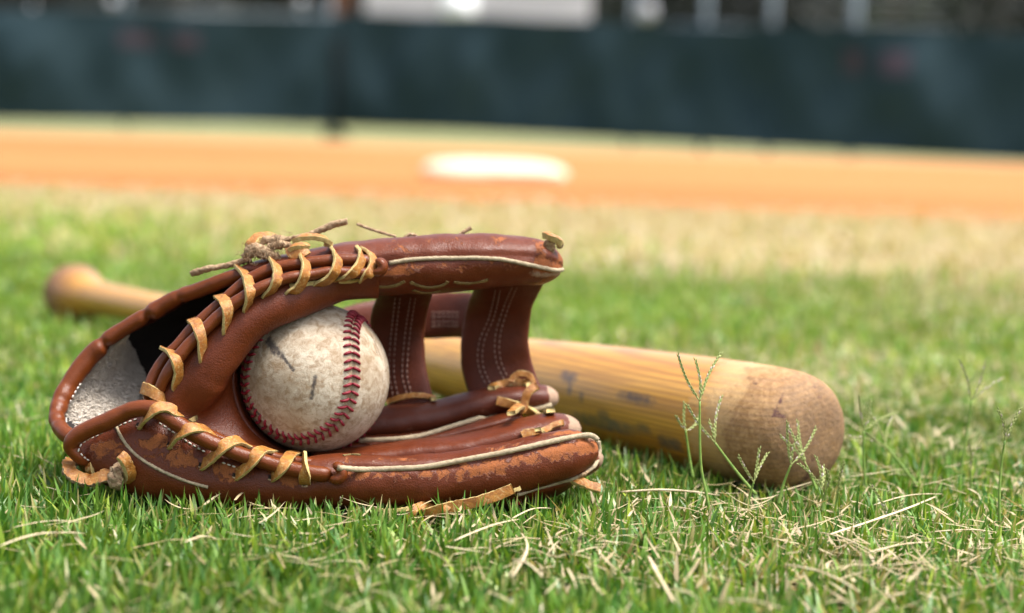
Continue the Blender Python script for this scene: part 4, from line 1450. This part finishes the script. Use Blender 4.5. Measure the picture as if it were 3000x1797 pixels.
for _ in range(170):
    t = random.random()
    cx, cy = random.choice([(740, 732), (770, 735), (730, 745), (812, 715), (838, 722), (790, 728), (825, 705), (815, 742), (755, 755)])
    p = W(cx + random.gauss(0, 16), cy + random.gauss(0, 9), random.uniform(.918, .926))
    d1 = unit([random.gauss(0, 1), random.gauss(-.5, .6), random.gauss(0.2, 1)])
    d2 = unit(np.cross(d1, [random.gauss(0, 1) for _ in range(3)]))
    L = random.uniform(0.0015, 0.0045)
    C = [p + d1 * L * s + d2 * L * 0.5 * math.sin(s * random.uniform(2, 4)) for s in np.linspace(0, 1, 5)]
    fz.add(*cord(np.array(C), 0.00013, 3))
o = fz.build('frayed_fibres', M_SUEDE, glove); o['kind'] = 'stuff'
# thin lace ends showing behind the thumb, and the tip knot
suede([(1047, 657, .955), (1084, 671, .953), (1120, 682, .951), (1160, 694, .949)], [6, 6, 6, 5], amp=0.0003)
suede([(1185, 696, .95), (1202, 688, .95), (1222, 692, .95)], [5, 7, 5], amp=0.0005)
suede([(1345, 688, .955), (1362, 678, .955), (1381, 668, .955)], [7, 7, 7], amp=0.0003)
suede([(1612, 742, .938), (1609, 722, .936), (1614, 706, .935), (1628, 700, .935), (1640, 708, .936), (1638, 726, .938)], [14, 18, 16, 13, 12, 9], amp=0.0003)
free([(1596, 688, .930), (1612, 694, .927), (1630, 702, .928), (1641, 716, .932)], 8, 0.0016, nrm=[0.1, -0.5, 0.85])
# lace along the bottom of the little finger
free([(1080, 1487, .894), (1130, 1497, .889), (1180, 1494, .888), (1230, 1482, .892)], 6, 0.0009, mat=[M_LACE[1]] * 3)
free([(1268, 1488, .896), (1242, 1484, .890), (1214, 1494, .885), (1205, 1514, .885), (1222, 1526, .889), (1240, 1514, .894)], 13, 0.0012, nrm=[0.2, -0.7, 0.6], n=40)
free([(1245, 1508, .886), (1290, 1494, .883), (1340, 1482, .881), (1400, 1470, .880), (1455, 1452, .880), (1503, 1432, .881)], 16, 0.0011, n=44)
free([(1298, 1520, .886), (1300, 1500, .881), (1316, 1482, .882), (1328, 1474, .886)], 9, 0.0010, nrm=[-0.3, -0.9, 0.1])
free([(1500, 1440, .892), (1525, 1430, .893)], 6, 0.0008, mat=[M_LACE[1]] * 3)
free([(1680, 1406, .905), (1700, 1412, .902), (1730, 1424, .901), (1757, 1432, .902)], 13, 0.0012, nrm=[0.1, -0.75, 0.5])
suede([(1690, 1398, .905), (1706, 1392, .902), (1722, 1382, .903)], [7, 8, 6], amp=0.0005)
# small red care tag under the little finger
V, Fc = box((0, 0, 0), (1, 1, 1))
tA = W(1475, 1478, .905)
V = [tA + RT0 * (v[0] * 0.008) + np.array([0, 0.001, 0]) * v[1] + UP0 * 0.0025 * v[2] for v in V]
mesh('red_tag', V, Fc, simple('red_tag', (0.45, 0.01, 0.02), (0.5, 0.012, 0.03), 300), glove, smooth=False)

# ------------------------------------------------------------------ grass
SURF.append(BATSURF)
SURF.append((Vb, Fb))
build_bvh()


def headroom(xy, zmax):
    """height of the first thing above every root, so that blades bend under it instead of piercing it"""
    out = np.full(len(xy), zmax)
    for i, (x, y) in enumerate(xy):
        if -0.5 < x < 0.4 and 0.82 < y < 1.75:
            h = BVH[0].ray_cast(Vector((x, y, -0.004)), Vector((0, 0, 1)), 0.08)
            if h[0] is not None:
                out[i] = max(0.0, h[0].z)
    return out


def blades(name, mat, roots, L, wid, az, lean, curve, tint, seg, label, z0=0.0, kind='stuff', twist=None):
    n = len(roots)
    d = np.stack([np.cos(az), np.sin(az), np.zeros(n)], 1)
    s = np.stack([-np.sin(az), np.cos(az), np.zeros(n)], 1)
    if twist is not None:
        s = s * np.cos(twist)[:, None] + d * np.sin(twist)[:, None]
    V = np.zeros((n, 2 * seg + 1, 3))
    pos = np.column_stack([roots, np.full(n, z0)]) if roots.shape[1] == 2 else roots.copy()
    ang = lean.copy()
    step = (L / seg)[:, None]
    for k in range(seg + 1):
        t = k / seg
        w = (wid * (0.75 + 0.5 * t if t < 0.4 else 0.95 * (1 - (t - 0.4) / 0.6) ** 0.8 ))[:, None] / 2
        if k < seg:
            V[:, 2 * k] = pos - s * w
            V[:, 2 * k + 1] = pos + s * w
        else:
            V[:, 2 * seg] = pos
        pos = pos + step * (d * np.sin(ang)[:, None] + np.array([0, 0, 1.0]) * np.cos(ang)[:, None])
        ang = ang + curve / seg
    nv = 2 * seg + 1
    base = (np.arange(n) * nv)[:, None]
    quads = []
    for k in range(seg - 1):
        quads.append(base + np.array([2 * k, 2 * k + 1, 2 * k + 3, 2 * k + 2]))
    Q = np.concatenate(quads, axis=1).reshape(n, seg - 1, 4) if seg > 1 else np.zeros((n, 0, 4), int)
    Tt = base + np.array([2 * seg - 2, 2 * seg - 1, 2 * seg])
    loops = np.concatenate([Q.reshape(n, -1), Tt], axis=1).ravel()
    tot = np.tile(np.array([4] * (seg - 1) + [3]), n)
    start = np.r_[0, np.cumsum(tot)[:-1]]
    me = bpy.data.meshes.new(name)
    me.vertices.add(n * nv); me.vertices.foreach_set('co', V.ravel())
    me.loops.add(len(loops)); me.loops.foreach_set('vertex_index', loops.astype(np.int32))
    me.polygons.add(len(tot)); me.polygons.foreach_set('loop_start', start.astype(np.int32))
    me.polygons.foreach_set('loop_total', tot.astype(np.int32))
    me.polygons.foreach_set('use_smooth', np.ones(len(tot), bool))
    me.update(calc_edges=True)
    at = me.attributes.new('tint', 'FLOAT_COLOR', 'POINT')
    c4 = np.ones((n, nv, 4), np.float32)
    c4[:, :, :3] = tint[:, None, :] if tint.ndim == 2 else tint
    at.data.foreach_set('color', c4.ravel())
    me.materials.append(mat)
    o = bpy.data.objects.new(name, me)
    COL.objects.link(o)
    if kind:
        o['kind'] = kind
    if label:
        o['label'] = label
    return o


def fnoise(xy, f, seed=0.0):
    return np.array([noise.noise(Vector((x * f + seed, y * f - seed, seed))) for x, y in xy])


def scatter(n, y0, y1, margin):
    y = np.sqrt(rng.uniform(y0**2, y1**2, n))
    half = y * 0.275 + margin
    return np.column_stack([rng.uniform(-1, 1, n) * half, y])


def green(n, g=0.0):
    a = np.clip(rng.uniform(0, 1, (n, 1)) + g, 0, 1.8)
    c = np.array([0.038, 0.130, 0.016]) * (1 - a) + np.array([0.165, 0.290, 0.042]) * a
    return c * rng.uniform(0.75, 1.25, (n, 1))


def tan_(n):
    a = rng.uniform(0, 1, (n, 1))
    return (np.array([0.34, 0.255, 0.125]) * (1 - a) + np.array([0.56, 0.46, 0.29]) * a) * rng.uniform(0.8, 1.1, (n, 1))


def turf(n_tuft, per, y0, y1, margin, Lr, wr, seg, dry0, dry1, label, name='grass', lean_s=0.48):
    T = scatter(n_tuft, y0, y1, margin)
    idx = np.repeat(np.arange(n_tuft), per)
    n = len(idx)
    roots = T[idx] + rng.normal(0, 0.0022, (n, 2)) * (wr[1] / 0.0022)
    tuft_az = rng.uniform(0, 2 * math.pi, n_tuft)[idx]
    az = tuft_az + rng.normal(0, 1.1, n)
    lean = np.abs(rng.normal(lean_s * .45, lean_s, n))
    curve = rng.normal(0.35, 0.45, n)
    patch = fnoise(T, 9.0, 2.2)[idx]
    L = rng.uniform(*Lr, n) * (0.9 + 0.35 * patch)
    wid = rng.uniform(*wr, n)
    hr = headroom(T, 0.1)[idx]
    L = np.minimum(L, np.where(hr < 0.09, hr * 0.92, 1.0))
    keep = L > 0.004
    roots, az, lean, curve, L, wid, idx = roots[keep], az[keep], lean[keep], curve[keep], L[keep], wid[keep], idx[keep]
    n = len(roots)
    t = (roots[:, 1] - y0) / (y1 - y0)
    big = fnoise(T, 2.6, 5.1)[idx]
    pd = np.clip(dry0 + (dry1 - dry0) * t + 0.35 * big + (0.55 * T[idx][:, 0] * (y1 > 2)) , 0.02, 0.97)
    dry = rng.uniform(0, 1, n) < pd
    tint = np.where(dry[:, None], tan_(n), green(n, 0.0 if y1 < 1.3 else (0.35 if y1 < 2.5 else 0.6)) * (1 + 0.35 * fnoise(T, 5.5, 8.0)[idx])[:, None])  # greens further off coloured lighter to stand in for overexposure
    yel = rng.uniform(0, 1, n) < 0.22
    tint[yel & ~dry] = tint[yel & ~dry] * np.array([1.9, 1.35, 1.0])
    lean = np.where(dry, lean + 0.5, lean)
    nv = 2 * seg + 1
    t3 = np.repeat(tint[:, None, :], nv, 1)
    tipd = (rng.uniform(0, 1, n) < 0.16) & ~dry          # scorched tips
    t3[tipd, -2:, :] = np.array([0.45, 0.36, 0.16])
    return blades(name, M_GRASS, roots, L, wid, az, lean, curve, t3, seg, label, twist=rng.normal(0, 0.45, n))


turf(15500, 5, 0.62, 1.25, 0.15, (0.010, 0.025), (0.0016, 0.0030), 4, 0.09, 0.15, 'short green turf round the glove and the bat')
turf(17500, 5, 1.25, 2.2, 0.35, (0.011, 0.024), (0.002, 0.0034), 3, 0.12, 0.30, 'blurred green turf behind the bat')
turf(10000, 5, 2.2, 4.0, 0.8, (0.013, 0.026), (0.003, 0.0055), 2, 0.30, 1.7, 'dry turf running up to the clay')

# dry clippings lying in the turf
def litter(n, name, label, Lr, y0, y1):
    T = scatter(n * 3, y0, y1, 0.04)
    # more of it to the right of the glove
    wgt = np.clip(0.28 + 0.85 * (T[:, 0] / (T[:, 1] * 0.27)) * 0.5 + 0.42, 0.08, 1) ** 1.6 * (0.25 + 1.3 * np.clip(fnoise(T, 14, 3.3) + .25, 0, 1)) * np.clip((T[:, 1] - 0.66) / 0.14, 0.45, 1)
    T = T[rng.uniform(0, 1, len(T)) < wgt][:n]
    hr = headroom(T, 0.1)
    T = T[hr > 0.09]
    n = len(T)
    pos = np.column_stack([T, rng.uniform(0.006, 0.017, n)])
    lean = rng.normal(1.50, 0.17, n)
    t3 = tan_(n)
    return blades(name, M_STRAW, pos, rng.uniform(*Lr, n) * rng.uniform(0.5, 1, n), rng.uniform(0.0008, 0.0019, n), rng.uniform(0, 6.283, n), lean,
                  rng.normal(0.0, 0.3, n), t3, 5, label, twist=rng.normal(0, 0.5, n))


litter(5200, 'dry_grass', 'dry straw coloured clippings lying loose in the turf', (0.010, 0.036), 0.66, 1.5)


def straw(px0, py0, px1, py1, wpx, bend, label, z=0.016):
    a, b = G(px0, py0, z), G(px1, py1, z * random.uniform(0.8, 1.05))
    mid = (a + b) / 2 + np.cross(unit(b - a), [0, 0, 1]) * bend * np.linalg.norm(b - a) + [0, 0, 0.002]
    C = spline(np.array([a, mid, b]), 14)
    D = np.linalg.norm(mid - CAM)
    r = wpx * D / F / 2
    rr = r * np.array([0.6, 0.9, 1, 1, 1.05, 1.3, 1.0, 1, 0.95, 0.9, 0.9, 0.8, 0.7, 0.4])
    V, Fc = cord(C, rr, 7, amp=0.00015, fr=500, flat=0.5)
    o = mesh('dry_straw', V, Fc, M_STRAWS)
    return tag(o, label, 'straw', 'long dry straws on the turf')


M_STRAWS = simple('straw_stalk', (0.46, 0.34, 0.19), (0.66, 0.55, 0.37), 240, 0.6, 0.4, 0.0006)
for s in [(1815, 1442, 2108, 1452, 12, .02, 'thick pale straw lying level below the bat barrel'),
          (2420, 1570, 2740, 1456, 11, .05, 'long pale straw slanting up to the right below the bat end'),
          (2300, 1655, 2520, 1735, 11, -.03, 'flattened straw slanting down in the lower right corner area'),
          (2400, 1560, 2570, 1625, 7, .03, 'straw crossing under the long slanted one at its left end'),
          (2540, 1620, 2720, 1590, 8, .06, 'pale bowed straw under the middle of the long slanted one'),
          (1900, 1630, 1975, 1765, 12, .02, 'broad straw pointing down at the front between glove and bat end'),
          (2720, 1560, 2920, 1560, 7, .10, 'arched straw lying right of the long slanted one'),
          (1500, 1520, 1615, 1490, 7, .0, 'thin straw lying below the little finger tip'),
          (1330, 1585, 1520, 1522, 8, .03, 'straw slanting up under the bottom lace of the glove'),
          (0, 1600, 250, 1563, 8, -.06, 'bowed straw at the left edge in front of the glove'),
          (2110, 1760, 2300, 1785, 9, .07, 'arched straw at the bottom edge right of centre'),
          (1500, 1640, 1590, 1690, 9, .0, 'short straw slanting down below the glove tip'),
          (30, 1548, 240, 1530, 5, .04, 'thin straw lying level below the knotted lace'),
          (540, 1590, 635, 1580, 9, .03, 'short pale straw in front of the laced heel'),
          (2560, 1480, 2760, 1448, 6, .0, 'faint straw behind the long slanted one'),
          (1500, 1690, 1525, 1560, 8, .05, 'upright leaning straw in the foreground below the glove tip')]:
    straw(*s)


# ------------------------------------------------------------------ seed heads standing in the turf
def stalk(label, base, bend, head, spikes, dbase=None, seed_r=0.00042):
    b = G(base[0], base[1], 0.004)
    if dbase:
        b = W(base[0], base[1], dbase)
    d0 = np.dot(b - CAM, FWD)
    o = thing('grass_seed_head', label, 'seed head', tuple(b), 'seed heads standing in the turf')
    pts = [b] + [W(x, y, d0 + dd) for x, y, dd in bend] + [W(head[0], head[1], d0 - 0.002)]
    C = spline(np.array(pts), 22)
    V, Fc = cord(C, np.linspace(0.00085, 0.0005, 22), 7)
    mesh('stem', V, Fc, M_STEM, o)
    for k, sp in enumerate(spikes):
        e = W(sp[0], sp[1], d0 + (k - 1) * 0.006 - 0.002)
        hpt = C[-1]
        mid = (hpt + e) / 2 + unit([random.gauss(0, 1), 0, random.gauss(0, 1)]) * 0.0012
        S = spline(np.array([hpt, mid, e]), 24)
        mb = MB()
        mb.add(*cord(S, 0.00032, 5), )
        T = frames(S)
        side = unit(np.cross(T, FWD))
        Ls = np.linalg.norm(e - hpt)
        ns = max(8, int(Ls / 0.00105))
        for q in range(ns):
            t = 0.12 + 0.88 * q / (ns - 1)
            i = min(22, int(t * 23))
            p = S[i] * (1 - (t * 23 - i)) + S[i + 1] * (t * 23 - i) if i < 23 else S[-1]
            sg = 1 if q % 2 else -1
            dr = unit(T[i] * 1.0 + side[i] * sg * 0.15 - FWD * 0.15)
            c0 = p + side[i] * sg * 0.00025
            V, Fc = cord(np.array([c0, c0 + dr * 0.0007, c0 + dr * 0.0014, c0 + dr * 0.0020]), [seed_r * .4, seed_r * .85, seed_r * .7, 0.00008], 5)
            mb.add(V, Fc, [1 if random.random() < 0.15 else 0] * len(Fc))
        mb.build('spike', [M_SEED, M_SEEDT], o)


stalk('tall seed head with three spikes in front of the bat barrel', (2088, 1560), [(2070, 1450, .0), (2055, 1376, 0)], (2050, 1176), [(1987, 1041), (2038, 1057), (2109, 1039)])
stalk('seed head on a slanted stem crossing the tall one before the bat', (2215, 1450), [(2160, 1385, 0)], (2095, 1298), [(2015, 1190), (2079, 1239), (2112, 1167)], dbase=0.925)
stalk('small dark seed head close against the bat left of the tall one', (2030, 1400), [(2020, 1341, 0)], (2009, 1262), [(1982, 1221), (2005, 1185), (2046, 1225)], dbase=0.95)
stalk('short seed head with an upright middle spike under the barrel', (2190, 1490), [(2196, 1455, 0)], (2208, 1414), [(2165, 1341), (2224, 1318), (2246, 1332)], dbase=0.915)
stalk('seed head in front of the bat end with a spike leaning right', (2280, 1478), [(2295, 1420, 0)], (2317, 1363), [(2307, 1241), (2337, 1281), (2388, 1259)], dbase=0.918)
stalk('blurred seed head close to the bat end behind its neighbour', (2392, 1436), [(2378, 1400, 0)], (2363, 1365), [(2290, 1281), (2312, 1256), (2337, 1239)], dbase=0.935)
stalk('low seed head under the bat end with a spike leaning left', (2410, 1500), [(2410, 1460, 0)], (2406, 1434), [(2343, 1361), (2392, 1343), (2412, 1370)], dbase=0.915)
stalk('single green spike just right of the low seed head', (2412, 1500), [(2416, 1465, 0)], (2421, 1434), [(2425, 1381)], dbase=0.915)
stalk('single leaning spike at the lower corner of the bat end', (2446, 1500), [(2452, 1468, 0)], (2457, 1443), [(2472, 1358)], dbase=0.915)
stalk('thin seed head with four spikes right of the bat end', (2542, 1480), [(2531, 1360, 0)], (2530, 1263), [(2517, 1162), (2550, 1178), (2622, 1210), (2566, 1291)])
stalk('seed head on a long stem leaning left, right of the bat', (2710, 1455), [(2650, 1375, 0)], (2594, 1307), [(2493, 1279), (2550, 1214), (2614, 1226)])
stalk('tallest seed head near the right edge with spread spikes', (2804, 1440), [(2822, 1340, 0), (2835, 1250, 0)], (2845, 1174), [(2812, 1057), (2887, 1061), (2936, 1109)])
stalk('short two spiked seed head beside the tallest one', (2843, 1470), [(2844, 1420, 0)], (2844, 1376), [(2839, 1295), (2869, 1303)])
stalk('two spiked seed head at the right edge', (2930, 1570), [(2928, 1440, 0), (2934, 1360, 0)], (2944, 1291), [(2924, 1202), (2986, 1202)])
stalk('low pale seed head over the long slanted straw', (2615, 1560), [(2605, 1540, 0)], (2600, 1522), [(2554, 1425), (2643, 1473)])
stalk('pale bent spike rising against the glove bottom', (955, 1540), [(962, 1520, 0)], (975, 1500), [(1000, 1459)])
